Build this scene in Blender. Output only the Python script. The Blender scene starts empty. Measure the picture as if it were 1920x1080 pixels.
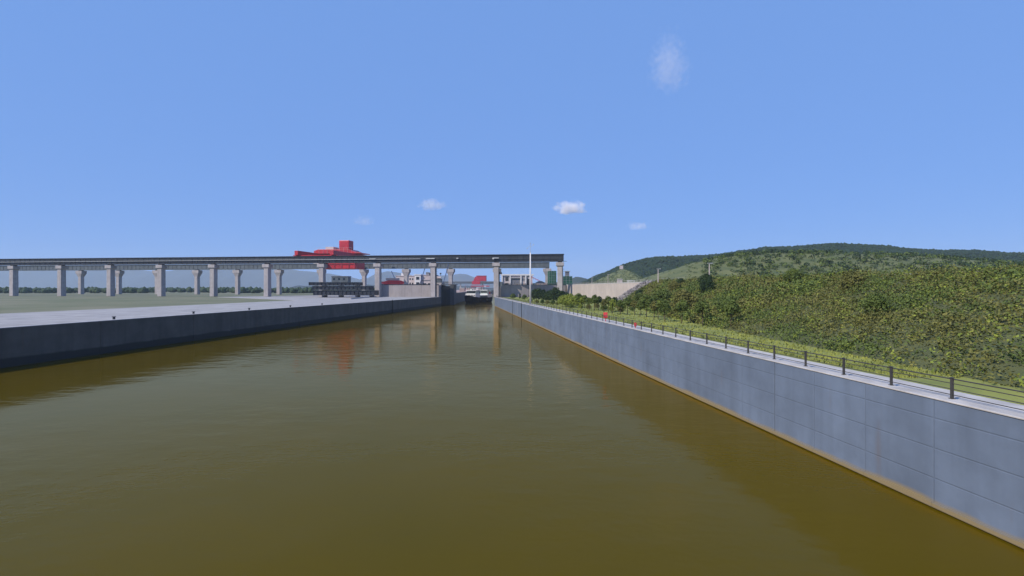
import bpy, bmesh, math, random
from mathutils import Vector, noise, Matrix
S = bpy.context.scene
C = S.collection
R = math.radians

# ------------------------------------------------------------------ camera
cam = bpy.data.cameras.new('camera')
cam.sensor_width = 36.0
cam.lens = 16.875
cam.clip_start = 0.1
cam.clip_end = 30000
camo = bpy.data.objects.new('camera', cam)
C.objects.link(camo)
camo.location = (0, 0, 11.0)
camo.rotation_euler = (R(90), 0, 0)
S.camera = camo

# ------------------------------------------------------------------ sky, sun, exposure
SUN_EL, SUN_AZ = 41.0, -128.0           # azimuth measured from +Y towards +X
W = bpy.data.worlds.new('World')
S.world = W
W.use_nodes = True
wn, wl = W.node_tree.nodes, W.node_tree.links
sky = wn.new('ShaderNodeTexSky')
sky.sky_type = 'NISHITA'
sky.sun_disc = False
sky.sun_elevation = R(SUN_EL)
sky.sun_rotation = R(SUN_AZ)
sky.altitude = 1000
sky.air_density = 1.0
sky.dust_density = 0.3
sky.ozone_density = 10.0
bg = wn['Background']
bg.inputs[1].default_value = 0.092
smx = wn.new('ShaderNodeMix'); smx.data_type = 'RGBA'      # even blue air over the physical sky
smx.inputs[0].default_value = .80
smx.inputs[7].default_value = (1.87, 3.75, 8.5, 1)
wl.new(sky.outputs[0], smx.inputs[6])
wl.new(smx.outputs[2], bg.inputs[0])
ld = bpy.data.lights.new('sun', 'SUN')
ld.energy = 4.6
ld.angle = R(0.5)
ld.color = (1.0, 0.93, 0.83)
lo = bpy.data.objects.new('sun', ld)
C.objects.link(lo)
sd = Vector((math.sin(R(SUN_AZ)) * math.cos(R(SUN_EL)), math.cos(R(SUN_AZ)) * math.cos(R(SUN_EL)), math.sin(R(SUN_EL))))
lo.rotation_euler = sd.to_track_quat('Z', 'Y').to_euler()
S.view_settings.view_transform = 'Standard'
S.view_settings.look = 'None'
S.view_settings.exposure = 0.18
S.view_settings.gamma = 1.0
S.render.engine = 'CYCLES'
S.cycles.use_denoising = True
S.cycles.max_bounces = 6
S.cycles.volume_bounces = 3
S.cycles.volume_step_rate = 1.0
S.cycles.volume_max_steps = 64

# ------------------------------------------------------------------ helpers
class MB:
    def __init__(s):
        s.v, s.f = [], []
    def add(s, vs, fs):
        n = len(s.v)
        s.v += [tuple(v) for v in vs]
        s.f += [tuple(i + n for i in f) for f in fs]
        return s
    def box(s, x0, x1, y0, y1, z0, z1):
        return s.prism([(x0, y0), (x1, y0), (x1, y1), (x0, y1)], z0, z1)
    def prism(s, pts, z0, z1):
        a = sum(pts[i][0] * pts[(i + 1) % len(pts)][1] - pts[(i + 1) % len(pts)][0] * pts[i][1] for i in range(len(pts)))
        if a < 0:
            pts = pts[::-1]
        n = len(pts)
        vs = [(p[0], p[1], z0) for p in pts] + [(p[0], p[1], z1) for p in pts]
        fs = [tuple(range(n - 1, -1, -1)), tuple(range(n, 2 * n))]
        fs += [(i, (i + 1) % n, n + (i + 1) % n, n + i) for i in range(n)]
        return s.add(vs, fs)
    def frustum(s, cx, cy, z0, z1, w0, d0, w1, d1):
        vs = [(cx + sx * w * .5, cy + sy * d * .5, z) for z, w, d in ((z0, w0, d0), (z1, w1, d1)) for sx, sy in ((-1, -1), (1, -1), (1, 1), (-1, 1))]
        return s.add(vs, [(3, 2, 1, 0), (4, 5, 6, 7)] + [(i, (i + 1) % 4, 4 + (i + 1) % 4, 4 + i) for i in range(4)])
    def seg(s, p0, p1, o0, o1, z0, z1):
        """wall along p0-p1 between the sideways offsets o0 and o1 (right of the direction is positive)"""
        d = Vector((p1[0] - p0[0], p1[1] - p0[1])).normalized()
        n = Vector((d.y, -d.x))
        q = [(p0[0] + n.x * o0, p0[1] + n.y * o0), (p1[0] + n.x * o0, p1[1] + n.y * o0),
             (p1[0] + n.x * o1, p1[1] + n.y * o1), (p0[0] + n.x * o1, p0[1] + n.y * o1)]
        return s.prism(q, z0, z1)
    def tube(s, p0, p1, r0, r1=None, n=8):
        r1 = r0 if r1 is None else r1
        p0, p1 = Vector(p0), Vector(p1)
        d = (p1 - p0).normalized()
        u = d.orthogonal().normalized()
        w = d.cross(u)
        vs = [p + (u * math.cos(2 * math.pi * i / n) + w * math.sin(2 * math.pi * i / n)) * r for p, r in ((p0, r0), (p1, r1)) for i in range(n)]
        return s.add(vs, [tuple(range(n - 1, -1, -1)), tuple(range(n, 2 * n))] + [(i, (i + 1) % n, n + (i + 1) % n, n + i) for i in range(n)])
    def bar(s, p0, p1, w):
        return s.tube(p0, p1, w * .707, n=4)
    def build(s, name, mat, parent=None, smooth=False, bevel=0, loc=None):
        me = bpy.data.meshes.new(name)
        o = Vector(loc) if loc is not None else Vector((0, 0, 0))
        me.from_pydata([tuple(Vector(v) - o) for v in s.v], [], s.f)
        me.update()
        me.materials.append(mat)
        if smooth:
            for p in me.polygons:
                p.use_smooth = True
        ob = bpy.data.objects.new(name, me)
        C.objects.link(ob)
        if loc is not None:
            ob.location = o
        if bevel:
            b = ob.modifiers.new('bevel', 'BEVEL')
            b.width = bevel
            b.segments = 2
            b.limit_method = 'ANGLE'
        if parent is not None:
            ob.parent = parent
        return ob

def tag(o, label=None, cat=None, group=None, kind=None):
    if label: o['label'] = label
    if cat: o['category'] = cat
    if group: o['group'] = group
    if kind: o['kind'] = kind
    return o
def struct(o):
    o['kind'] = 'structure'
    return o
def thing(name, label, cat, loc=(0, 0, 0), rz=0, group=None):
    o = bpy.data.objects.new(name, None)
    C.objects.link(o)
    o.location = loc
    o.rotation_euler = (0, 0, rz)
    o.empty_display_size = .5
    return tag(o, label, cat, group)
def copy_tree(o, parent=None):
    c = o.copy()
    C.objects.link(c)
    c.parent = parent
    for ch in list(o.children):
        copy_tree(ch, c)
    return c

# ------------------------------------------------------------------ materials
def mat(name, col, rough=.85, var=.18, scale=.6, col2=None, streak=0.0, metal=0.0, bump=.0, bscale=6., spec=.5, detail=6, tide=None):
    m = bpy.data.materials.new(name)
    m.use_nodes = True
    N, L = m.node_tree.nodes, m.node_tree.links
    p = N['Principled BSDF']
    p.inputs['Roughness'].default_value = rough
    p.inputs['Metallic'].default_value = metal
    p.inputs['Specular IOR Level'].default_value = spec
    geo = N.new('ShaderNodeNewGeometry')
    no = N.new('ShaderNodeTexNoise')
    no.inputs['Scale'].default_value = scale
    no.inputs['Detail'].default_value = detail
    no.inputs['Roughness'].default_value = .65
    L.new(geo.outputs['Position'], no.inputs['Vector'])
    mx = N.new('ShaderNodeMix'); mx.data_type = 'RGBA'
    c2 = col2 or tuple(c * (1 - var * 2) for c in col)
    c1 = col if col2 else tuple(min(1, c * (1 + var)) for c in col)
    mx.inputs[6].default_value = (*c1, 1)
    mx.inputs[7].default_value = (*c2, 1)
    cr = N.new('ShaderNodeMapRange')
    cr.inputs[1].default_value = .32; cr.inputs[2].default_value = .68
    L.new(no.outputs[0], cr.inputs[0])
    L.new(cr.outputs[0], mx.inputs[0])
    out = mx.outputs[2]
    if streak:
        mp = N.new('ShaderNodeMapping')
        mp.inputs['Scale'].default_value = (.55, .55, .035)
        L.new(geo.outputs['Position'], mp.inputs[0])
        n2 = N.new('ShaderNodeTexNoise')
        n2.inputs['Scale'].default_value = 1.6
        n2.inputs['Detail'].default_value = 5
        L.new(mp.outputs[0], n2.inputs['Vector'])
        r2 = N.new('ShaderNodeMapRange')
        r2.inputs[1].default_value = .45; r2.inputs[2].default_value = .72
        r2.inputs[3].default_value = 0; r2.inputs[4].default_value = streak
        L.new(n2.outputs[0], r2.inputs[0])
        m2 = N.new('ShaderNodeMix'); m2.data_type = 'RGBA'
        L.new(r2.outputs[0], m2.inputs[0])
        L.new(out, m2.inputs[6])
        m2.inputs[7].default_value = (*[c * .45 for c in col], 1)
        out = m2.outputs[2]
    if tide:
        zc, tcol = tide                     # stained band below height zc
        sp = N.new('ShaderNodeSeparateXYZ')
        L.new(geo.outputs['Position'], sp.inputs[0])
        ad = N.new('ShaderNodeMath'); ad.operation = 'MULTIPLY_ADD'
        L.new(no.outputs[0], ad.inputs[0]); ad.inputs[1].default_value = -.5
        L.new(sp.outputs[2], ad.inputs[2])
        r3 = N.new('ShaderNodeMapRange')
        r3.inputs[1].default_value = zc - .45; r3.inputs[2].default_value = zc - .2
        r3.inputs[3].default_value = 1; r3.inputs[4].default_value = 0
        L.new(ad.outputs[0], r3.inputs[0])
        m3 = N.new('ShaderNodeMix'); m3.data_type = 'RGBA'
        L.new(r3.outputs[0], m3.inputs[0])
        L.new(out, m3.inputs[6]); m3.inputs[7].default_value = (*tcol, 1)
        out = m3.outputs[2]
    L.new(out, p.inputs['Base Color'])
    if bump:
        nb = N.new('ShaderNodeTexNoise')
        nb.inputs['Scale'].default_value = bscale
        nb.inputs['Detail'].default_value = 4
        L.new(geo.outputs['Position'], nb.inputs['Vector'])
        b = N.new('ShaderNodeBump')
        b.inputs['Strength'].default_value = bump
        b.inputs['Distance'].default_value = .1
        L.new(nb.outputs[0], b.inputs['Height'])
        L.new(b.outputs[0], p.inputs['Normal'])
    return m

M = {}
M['wall'] = mat('blue_grey_concrete', (.112, .146, .208), .8, .12, .22, streak=.30, tide=(.46, (.20, .155, .08)))
def formwork(m, dx=4.0, dz=1.5, depth=.5):
    N, L = m.node_tree.nodes, m.node_tree.links
    p = N['Principled BSDF']
    g = N.new('ShaderNodeNewGeometry'); sp = N.new('ShaderNodeSeparateXYZ'); L.new(g.outputs['Position'], sp.inputs[0])
    hs = []
    for ax, d in ((1, dx), (2, dz)):
        a = N.new('ShaderNodeMath'); a.operation = 'PINGPONG'; L.new(sp.outputs[ax], a.inputs[0]); a.inputs[1].default_value = d / 2
        r = N.new('ShaderNodeMapRange'); r.inputs[1].default_value = 0; r.inputs[2].default_value = .05; L.new(a.outputs[0], r.inputs[0]); hs.append(r)
    mn = N.new('ShaderNodeMath'); mn.operation = 'MINIMUM'; L.new(hs[0].outputs[0], mn.inputs[0]); L.new(hs[1].outputs[0], mn.inputs[1])
    b = N.new('ShaderNodeBump'); b.inputs['Strength'].default_value = depth; b.inputs['Distance'].default_value = .03
    L.new(mn.outputs[0], b.inputs['Height'])
    src = p.inputs['Normal'].links[0].from_socket if p.inputs['Normal'].links else None
    if src: L.new(src, b.inputs['Normal'])
    L.new(b.outputs[0], p.inputs['Normal'])
    # grime held in the joints and rust weeping from tie holes
    col = p.inputs['Base Color'].links[0].from_socket
    mx = N.new('ShaderNodeMix'); mx.data_type = 'RGBA'
    r2 = N.new('ShaderNodeMapRange'); r2.inputs[3].default_value = .2; r2.inputs[4].default_value = 0; L.new(mn.outputs[0], r2.inputs[0])
    L.new(r2.outputs[0], mx.inputs[0]); L.new(col, mx.inputs[6]); mx.inputs[7].default_value = (.03, .035, .04, 1)
    mp = N.new('ShaderNodeMapping'); mp.inputs['Scale'].default_value = (.9, .9, .10); L.new(g.outputs['Position'], mp.inputs[0])
    n = N.new('ShaderNodeTexNoise'); n.inputs['Scale'].default_value = 1.1; n.inputs['Detail'].default_value = 6; L.new(mp.outputs[0], n.inputs['Vector'])
    r3 = N.new('ShaderNodeMapRange'); r3.inputs[1].default_value = .66; r3.inputs[2].default_value = .8; r3.inputs[4].default_value = .4; L.new(n.outputs[0], r3.inputs[0])
    m2 = N.new('ShaderNodeMix'); m2.data_type = 'RGBA'; L.new(r3.outputs[0], m2.inputs[0]); L.new(mx.outputs[2], m2.inputs[6]); m2.inputs[7].default_value = (.12, .075, .045, 1)
    L.new(m2.outputs[2], p.inputs['Base Color'])
formwork(M['wall'])
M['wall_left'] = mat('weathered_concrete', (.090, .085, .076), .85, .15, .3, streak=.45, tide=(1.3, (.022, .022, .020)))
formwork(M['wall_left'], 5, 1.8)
M['pave'] = mat('pale_paving', (.42, .40, .39), .9, .12, .8, bump=.2)
M['deck'] = mat('deck_concrete', (.30, .29, .29), .9, .12, .25, bump=.2)
M['conc'] = mat('pier_concrete', (.345, .315, .315), .85, .10, .5, streak=.35)
M['conc_sunlit'] = mat('sunlit_cream_concrete', (.46, .39, .35), .9, .08, .12, streak=.30)  # sunlit copy of the lock head concrete, extra brightness put into the colour
M['conc_grey'] = mat('lock_head_concrete', (.32, .285, .28), .9, .09, .15, streak=.35)
M['conc_dark'] = mat('dark_concrete', (.06, .066, .075), .8, .15, .3, streak=.5)  # darker concrete tone for the gate tower, wall cores and chamber wall
M['white'] = mat('white_paint', (.62, .60, .60), .6, .06, 1.)
M['plaster'] = mat('pinkish_plaster', (.50, .42, .41), .8, .08, .4, streak=.3)
M['dark_steel'] = mat('navy_steel', (.022, .026, .036), .55, .2, .4, streak=.4, spec=.35)
M['grey_steel'] = mat('slate_steel', (.085, .10, .110), .55, .15, .3, streak=.4)
M['black_steel'] = mat('black_gate_steel', (.010, .013, .017), .5, .2, .6, streak=.4)
M['pale_steel'] = mat('galvanised_steel', (.42, .43, .44), .5, .1, 1., metal=.2)
M['rail'] = mat('railing_steel', (.045, .042, .040), .5, .15, 2.)
M['red'] = mat('red_crane_paint', (.42, .012, .028), .45, .15, .3, streak=.35)
M['red_bright'] = mat('bright_red_paint', (.65, .02, .03), .5, .06, 1.)
M['blue'] = mat('blue_boom_paint', (.03, .06, .16), .5, .1, 1.)
M['net'] = mat('green_safety_net', (.008, .085, .05), .9, .30, .35, streak=.4, bump=.6, bscale=3)
M['hull'] = mat('black_hull_paint', (.0025, .0025, .004), .7, .3, .3, streak=.3, spec=.05)
M['deck_boat'] = mat('boat_deck_paint', (.10, .12, .10), .7, .2, .6)
M['cabin'] = mat('grey_green_cabin_paint', (.40, .45, .41), .5, .12, .5, streak=.3)
M['glass'] = mat('dark_glass', (.012, .015, .02), .08, .1, 1.)
M['dark'] = mat('dark_opening', (.02, .02, .024), .7, .1, 1.)
M['roof'] = mat('grey_roof', (.14, .14, .16), .8, .1, 1.)
M['lawn'] = mat('mown_grass', (.25, .26, .05), .95, .15, .22, col2=(.13, .155, .035), bump=.8, bscale=5)
M['rough'] = mat('rough_grass', (.095, .10, .032), .95, .2, .35, col2=(.045, .058, .018), bump=1., bscale=2)
M['ground'] = mat('bare_ground', (.17, .16, .10), .95, .2, .03, col2=(.08, .10, .04), bump=.6, bscale=1)
M['slope'] = mat('cut_grass_slope', (.135, .14, .05), .95, .2, .11, col2=(.05, .072, .022), bump=.8, bscale=.6)
M['hill'] = mat('forest_floor', (.016, .030, .012), .95, .3, .04, col2=(.009, .018, .008))
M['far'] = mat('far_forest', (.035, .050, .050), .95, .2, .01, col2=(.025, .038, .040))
M['bark'] = mat('bark', (.07, .05, .035), .95, .2, 6.)
M['rock'] = mat('grey_rock', (.24, .22, .22), .9, .25, .9, bump=.6)
M['rock_dark'] = mat('dark_rock', (.10, .09, .10), .9, .25, .9, bump=.6)
M['timber'] = mat('timber', (.20, .13, .07), .9, .2, 2.)
M['dirt'] = mat('pinkish_spoil', (.36, .27, .25), .95, .15, .05)

def leafmat(name, a, b, trans=.25):
    m = mat(name, a, .75, .2, 1.1, col2=b, detail=3)
    p = m.node_tree.nodes['Principled BSDF']
    p.inputs['Specular IOR Level'].default_value = .25
    return m
M['leaf'] = leafmat('green_leaves', (.105, .140, .028), (.048, .074, .016))
M['leaf_dark'] = leafmat('dark_green_leaves', (.030, .055, .015), (.012, .028, .009))
M['leaf_yellow'] = leafmat('yellow_green_leaves', (.21, .24, .035), (.10, .14, .022))
M['leaf_olive'] = leafmat('olive_leaves', (.17, .16, .04), (.06, .07, .018))

# water: murky olive body with a rippled surface
wm = bpy.data.materials.new('murky_water')
wm.use_nodes = True
N, L = wm.node_tree.nodes, wm.node_tree.links
N.remove(N['Principled BSDF'])
dif = N.new('ShaderNodeBsdfDiffuse')
glo = N.new('ShaderNodeBsdfGlossy')                       # slightly soft reflection, tinted warm to take out the sky's blue
glo.inputs['Color'].default_value = (1.0, .75, .42, 1)
glo.inputs['Roughness'].default_value = .07
fre = N.new('ShaderNodeFresnel'); fre.inputs['IOR'].default_value = 1.29
mxs = N.new('ShaderNodeMixShader')
L.new(fre.outputs[0], mxs.inputs[0]); L.new(dif.outputs[0], mxs.inputs[1]); L.new(glo.outputs[0], mxs.inputs[2])
L.new(mxs.outputs[0], N['Material Output'].inputs['Surface'])
geo = N.new('ShaderNodeNewGeometry')
nz = N.new('ShaderNodeTexNoise'); nz.inputs['Scale'].default_value = .05; nz.inputs['Detail'].default_value = 6; nz.inputs['Distortion'].default_value = 1.5
L.new(geo.outputs['Position'], nz.inputs['Vector'])
mx = N.new('ShaderNodeMix'); mx.data_type = 'RGBA'
mx.inputs[6].default_value = (.084, .057, .001, 1)
mx.inputs[7].default_value = (.060, .046, .001, 1)
L.new(nz.outputs[0], mx.inputs[0]); L.new(mx.outputs[2], dif.inputs['Color'])
def wnoise(scale, sx, sy, rot, det):
    mp = N.new('ShaderNodeMapping')
    mp.inputs['Rotation'].default_value = (0, 0, R(rot))
    mp.inputs['Scale'].default_value = (sx, sy, 1)
    L.new(geo.outputs['Position'], mp.inputs[0])
    n = N.new('ShaderNodeTexNoise'); n.inputs['Scale'].default_value = scale
    n.inputs['Detail'].default_value = det; n.inputs['Roughness'].default_value = .55
    L.new(mp.outputs[0], n.inputs['Vector'])
    return n
n1 = wnoise(.45, .6, 1, 12, 3)
n2 = wnoise(2.4, .7, 1, -20, 3)
n3 = wnoise(.03, 1, 1, 0, 3)            # calm and ruffled patches
rg = N.new('ShaderNodeMapRange')
rg.inputs[1].default_value = .38; rg.inputs[2].default_value = .66
rg.inputs[3].default_value = .25; rg.inputs[4].default_value = 1.5
L.new(n3.outputs[0], rg.inputs[0])
a1 = N.new('ShaderNodeMath'); a1.operation = 'MULTIPLY_ADD'
L.new(n2.outputs[0], a1.inputs[0]); a1.inputs[1].default_value = .16; L.new(n1.outputs[0], a1.inputs[2])
a2 = N.new('ShaderNodeMath'); a2.operation = 'MULTIPLY'
L.new(a1.outputs[0], a2.inputs[0]); L.new(rg.outputs[0], a2.inputs[1])
bp = N.new('ShaderNodeBump'); bp.inputs['Strength'].default_value = 1; bp.inputs['Distance'].default_value = .075
L.new(a2.outputs[0], bp.inputs['Height']); 
for q_ in (dif, glo, fre): L.new(bp.outputs[0], q_.inputs['Normal'])
M['water'] = wm

ORD = ['first', 'second', 'third', 'fourth', 'fifth', 'sixth', 'seventh', 'eighth', 'ninth', 'tenth', 'eleventh', 'twelfth', 'thirteenth', 'fourteenth', 'fifteenth', 'sixteenth']
# ------------------------------------------------------------------ lines of the place
def wr(y): return 23.92 - .118 * y          # waterline of the right wall
def wlx(y): return -77.3 + .11 * y          # waterline of the left wall
def tl(y): return 60 - .08 * y              # retaining wall / top of the bank
def fb(x): return 292 - .127 * x            # centre line of the front girder
def rb(x): return 383 - .127 * x            # centre line of the rear girder
DZ, TZ = 5.4, 12.9

# ------------------------------------------------------------------ ground, water, walls
struct(MB().add([(-9000, -400, 0), (9000, -400, 0), (9000, 12000, 0), (-9000, 12000, 0)], [(0, 1, 2, 3)]).build('water', M['water']))

struct(MB().prism([(-5200, -60), (wlx(-60) - 20, -60), (-100, 300), (-100, 899), (-5200, 899)], 1, DZ - .12).build('left_ground', M['ground']))
# right bank ground at deck level, upper terrace
struct(MB().prism([(wr(-60) + 3.2, -60), (wr(296) + 3.2, 296), (40, 296), (tl(-60) + 10, -60)], 1, DZ - .03).build('lawn', M['lawn']))
struct(MB().prism([(wr(-60) + .75, -60), (wr(291) + .75, 291), (wr(291) + 3.2, 291), (wr(-60) + 3.2, -60)], 1, DZ).build('walkway', M['pave']))
struct(MB().prism([(-8, 300), (36.2, 311), (tl(-60) + 1.2, -60), (5200, -60), (5200, 900), (-10, 900)], 1, TZ - .1).build('terrace_ground', M['rough']))
struct(MB().prism([(wlx(-60) - 46, -60), (wlx(-60) - 1.2, -60), (wlx(300) - 1.2, 300), (-47, 304), (-47, 336), (-44, 900), (-140, 900), (-140, 380), (wlx(300) - 140, 300), (wlx(220) - 46, 220)], 1, DZ).build('deck', M['deck']))
struct(MB().prism([(-5200, 900.1), (-48, 900.1), (-60, 1500), (-5200, 4500)], 1, 3.2).build('ground', M['ground']))
struct(MB().prism([(-9, 900.1), (5200, 900.1), (5200, 4500), (60, 1500)], 1, 3.4).build('far_ground', M['ground']))

def canal_wall(name, label, xf, y0, y1, side, m, joint):
    root = thing(name, label, 'wall', (xf(y0), y0, 0))
    y = y0
    off = Vector((xf(y0), y0, 0))
    while y < y1 - .1:
        e = min(y1, y + joint)
        o = MB().seg((xf(y) - off.x, y - off.y), (xf(e - .05) - off.x, e - .05 - off.y), 0, .75 * side, -3, DZ + .04).build('wall_panel', m, root, bevel=.04)
        y = e
    MB().seg((xf(y0) - off.x, 0), (xf(y1) - off.x, y1 - y0), .10 * side, .8 * side, -3, DZ - .1).build('wall_core', M['conc_dark'], root)
    return root
rw = canal_wall('canal_wall', 'long blue grey concrete canal wall with a tan waterline, below the railing and lawn', wr, -40, 292, 1, M['wall'], 19.0)
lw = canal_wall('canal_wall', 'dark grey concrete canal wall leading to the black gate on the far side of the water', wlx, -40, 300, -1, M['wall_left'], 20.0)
o = Vector(rw.location)
def P(y, off=0, z=0):                       # local point beside the right wall
    return (wr(y) + off - o.x, y - o.y, z)
MB().seg(P(-40)[:2], P(291.5)[:2], -.12, .02, .08, .30).build('footing_ledge', M['wall'], rw)
MB().seg(P(-40)[:2], P(291.5)[:2], -.05, .75, DZ + .041, DZ + .13).build('coping', M['pave'], rw, bevel=.03)
ol = Vector(lw.location)
MB().seg((0, 0), (wlx(299.8) - ol.x, 299.8 + 40), -.9, .06, DZ + .041, DZ + .16).build('coping', M['pave'], lw, bevel=.03)
def ladder(y, root, xf, oo, side, m):
    mb = MB()
    x = xf(y) - side * .1
    for dy in (-.28, .28):
        mb.box(x - oo.x - .06, x - oo.x + .06, y + dy - oo.y - .05, y + dy - oo.y + .05, -.6, DZ + .3)
    k = -.3
    while k < DZ:
        mb.box(x - oo.x - .04, x - oo.x + .04, y - oo.y - .28, y - oo.y + .28, k, k + .05)
        k += .3
    mb.box(x - oo.x + side * .03, x - oo.x + side * .09, y - oo.y - .3, y - oo.y + .3, -.6, DZ)
    mb.build('ladder', m, root)
ladder(173, rw, wr, o, 1, M['black_steel'])
ladder(200, rw, wr, o, 1, M['grey_steel'])
ladder(215, lw, wlx, ol, -1, M['black_steel'])
# pale drain stain strip
MB().seg(P(184)[:2], P(187)[:2], -.03, .02, .5, DZ - .3).build('render_patch', mat('pale_patch', (.15, .18, .235), .8, .1, .5, streak=.3), rw)

# railing on the right wall
rl = thing('railing', 'long railing of dark posts along the edge of the right canal wall', 'railing', (wr(0) + .6, 0, DZ + .13))
def Q(y, z=0): return (wr(y) - wr(0), y, z)
yy = 20.4
pm = MB().box(-.05, .05, -.055, .055, 0, 1.02).box(-.10, .10, -.10, .10, -.02, .03).box(-.07, .07, -.07, .07, 1.02, 1.06)
first = None
while yy < 289:
    if first is None:
        pst = pm.build('post', M['rail'], rl)
        first = pst
    else:
        pst = first.copy(); C.objects.link(pst); pst.parent = rl
    pst.location = Q(yy)
    yy += 3.3
for z in (.2, .48, .76, .98):
    MB().tube(Q(18, z), Q(289, z), .024 if z < .9 else .035, n=6).build('rail', M['rail'], rl)

bprot = None
for i in range(6):
    y = 66 + i * 18
    if bprot is None:
        bprot = thing('bollard', '', 'bollard', (0, 0, 0), 0, 'mooring bollards along the left quay')
        MB().tube((0, 0, 0), (0, 0, .5), .22, .18, 12).tube((0, 0, .5), (0, 0, .62), .30, .30, 12).build('post', M['rail'], bprot)
        MB().box(-.4, .4, -.4, .4, -.02, .06).build('base_plate', M['grey_steel'], bprot)
        q = bprot
    else:
        q = copy_tree(bprot)
    q.location = (wlx(y) - 1.6, y, DZ + .003)
    q['label'] = 'squat dark mooring bollard on the left quay edge, %s from the near end' % ORD[i]
# ------------------------------------------------------------------ lock head blocks
b = thing('lock_head_wall', 'pale grey concrete lock head wall left of the black gate, behind the left deck', 'wall', (-65, 304, 0))
MB().prism([(-18.3, .8), (18.6, .2), (18, 31), (-20, 31)], 0, TZ).build('wall', M['conc_grey'], b, bevel=.1)
MB().prism([(-18.35, .7), (18.65, .1), (18.6, 1.0), (-18.4, 1.6)], TZ + .003, TZ + .5).build('coping', M['dark_steel'], b)
b = thing('lock_head_wall', 'grey concrete lock head wall behind the dark trees, between the two right-hand piers', 'wall', (10, 300, 0))
MB().prism([(-18.6, -2.6), (24.6, 8.6), (24.6, 13), (-17, 2), (-17, 34), (-18.6, 34)], 0, TZ).build('wall', M['conc_grey'], b, bevel=.1)
mb = MB()
for i in range(19):
    t = i / 18
    x, y = -18.2 + 42.6 * t, -2.3 + 11.0 * t
    mb.box(x - .08, x + .08, y - .08, y + .08, TZ, TZ + 1.2)
for z in (.5, .85, 1.2):
    mb.bar((-18.2, -2.3, TZ + z), (24.4, 8.7, TZ + z), .1)
mb.build('handrail', M['rail'], b)
MB().prism([(-18.7, -2.7), (24.7, 8.5), (24.7, 9.2), (-18.7, -2.0)], TZ + .003, TZ + .3).build('coping', M['dark_steel'], b)

b = thing('retaining_wall', 'long cream concrete retaining wall running from the end pier to the planted bank', 'wall', (tl(240), 240, 0))
k = 0
for y0 in range(310, 130, -12):
    MB().seg((tl(y0) - tl(240), y0 - 240), (tl(y0 - 11.94) - tl(240), y0 - 11.94 - 240), -1.0, 0, 1, TZ).build('wall_panel', M['conc_sunlit'], b, bevel=.04)
MB().seg((tl(310) - tl(240), 70), (tl(130) - tl(240), -110), -1.1, .05, TZ + .003, TZ + .35).build('coping', M['pave'], b)

# gate tower: dark recess in a grey concrete monolith
b = thing('lock_gate_tower', 'concrete gate tower with a tall black steel gate closing the left canal wall', 'gate', (-42.2, 316, 0))
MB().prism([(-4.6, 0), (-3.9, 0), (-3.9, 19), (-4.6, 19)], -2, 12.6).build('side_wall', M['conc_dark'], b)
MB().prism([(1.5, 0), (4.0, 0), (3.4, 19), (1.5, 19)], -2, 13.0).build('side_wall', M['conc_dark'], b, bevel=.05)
g = MB().box(-3.9, 1.5, .9, 2.2, -2, 12.2).build('gate_leaf', M['black_steel'], b)
mb = MB()
for z in (1.5, 4, 6.5, 9, 11.5):
    mb.box(-3.85, 1.45, .5, .9, z, z + .25)
for x in (-3, -1.2, .6):
    mb.box(x - .1, x + .1, .62, .9, 0, 12)
mb.build('stiffener', M['dark_steel'], g)
MB().box(-4.7, 4.5, -.1, 19.2, 13.003, 13.5).build('cap_slab', M['conc_dark'], b, bevel=.05)
mb = MB()
for x in (-4.3, -1.4, 1.5, 4.2):
    mb.box(x - .06, x + .06, .1, .22, 13.5, 14.6)
mb.box(-4.3, 4.2, .12, .2, 14.5, 14.6).box(-4.3, 4.2, .12, .2, 14.0, 14.08)
mb.build('handrail', M['rail'], b)
b = thing('machinery_stack', 'cluttered grey hoist machinery on the lock head just behind the second gantry pier', 'machinery', (-47.5, 318, TZ))
MB().box(-3.2, 1.0, 0, 6, 0, 1.6).build('plinth', M['conc'], b)
MB().box(-2.6, .6, 1, 5, 1.6, 4.2).build('motor_housing', M['grey_steel'], b, bevel=.1)
MB().tube((-2.4, 1.2, 4.9), (.4, 1.2, 4.9), .8, n=14).build('cable_drum', M['plaster'], b)
MB().box(-2.0, -1.4, 2, 3, 4.2, 6.0).box(-.5, .1, 2, 3, 4.2, 5.4).build('control_box', M['roof'], b)

# canal side beyond the gate
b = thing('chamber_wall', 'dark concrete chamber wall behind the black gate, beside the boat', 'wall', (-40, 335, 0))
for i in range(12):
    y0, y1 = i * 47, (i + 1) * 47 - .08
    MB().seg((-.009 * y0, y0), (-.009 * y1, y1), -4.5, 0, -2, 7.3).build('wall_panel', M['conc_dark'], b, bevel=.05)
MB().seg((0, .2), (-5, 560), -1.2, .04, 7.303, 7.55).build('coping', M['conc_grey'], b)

b = thing('chamber_wall', 'tall grey chamber wall past the water-edge pier, facing the boat across the lock', 'wall', (-8, 298, 0))
for i in range(12):
    MB().box(-1.3, -.02, 37 + i * 47, 37 + (i + 1) * 47 - .08, -2, 12.85).build('wall_panel', M['conc_grey'], b, bevel=.05)
MB().box(-1.4, .2, 37, 601, 12.853, 13.1).build('coping', M['conc'], b)
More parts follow.
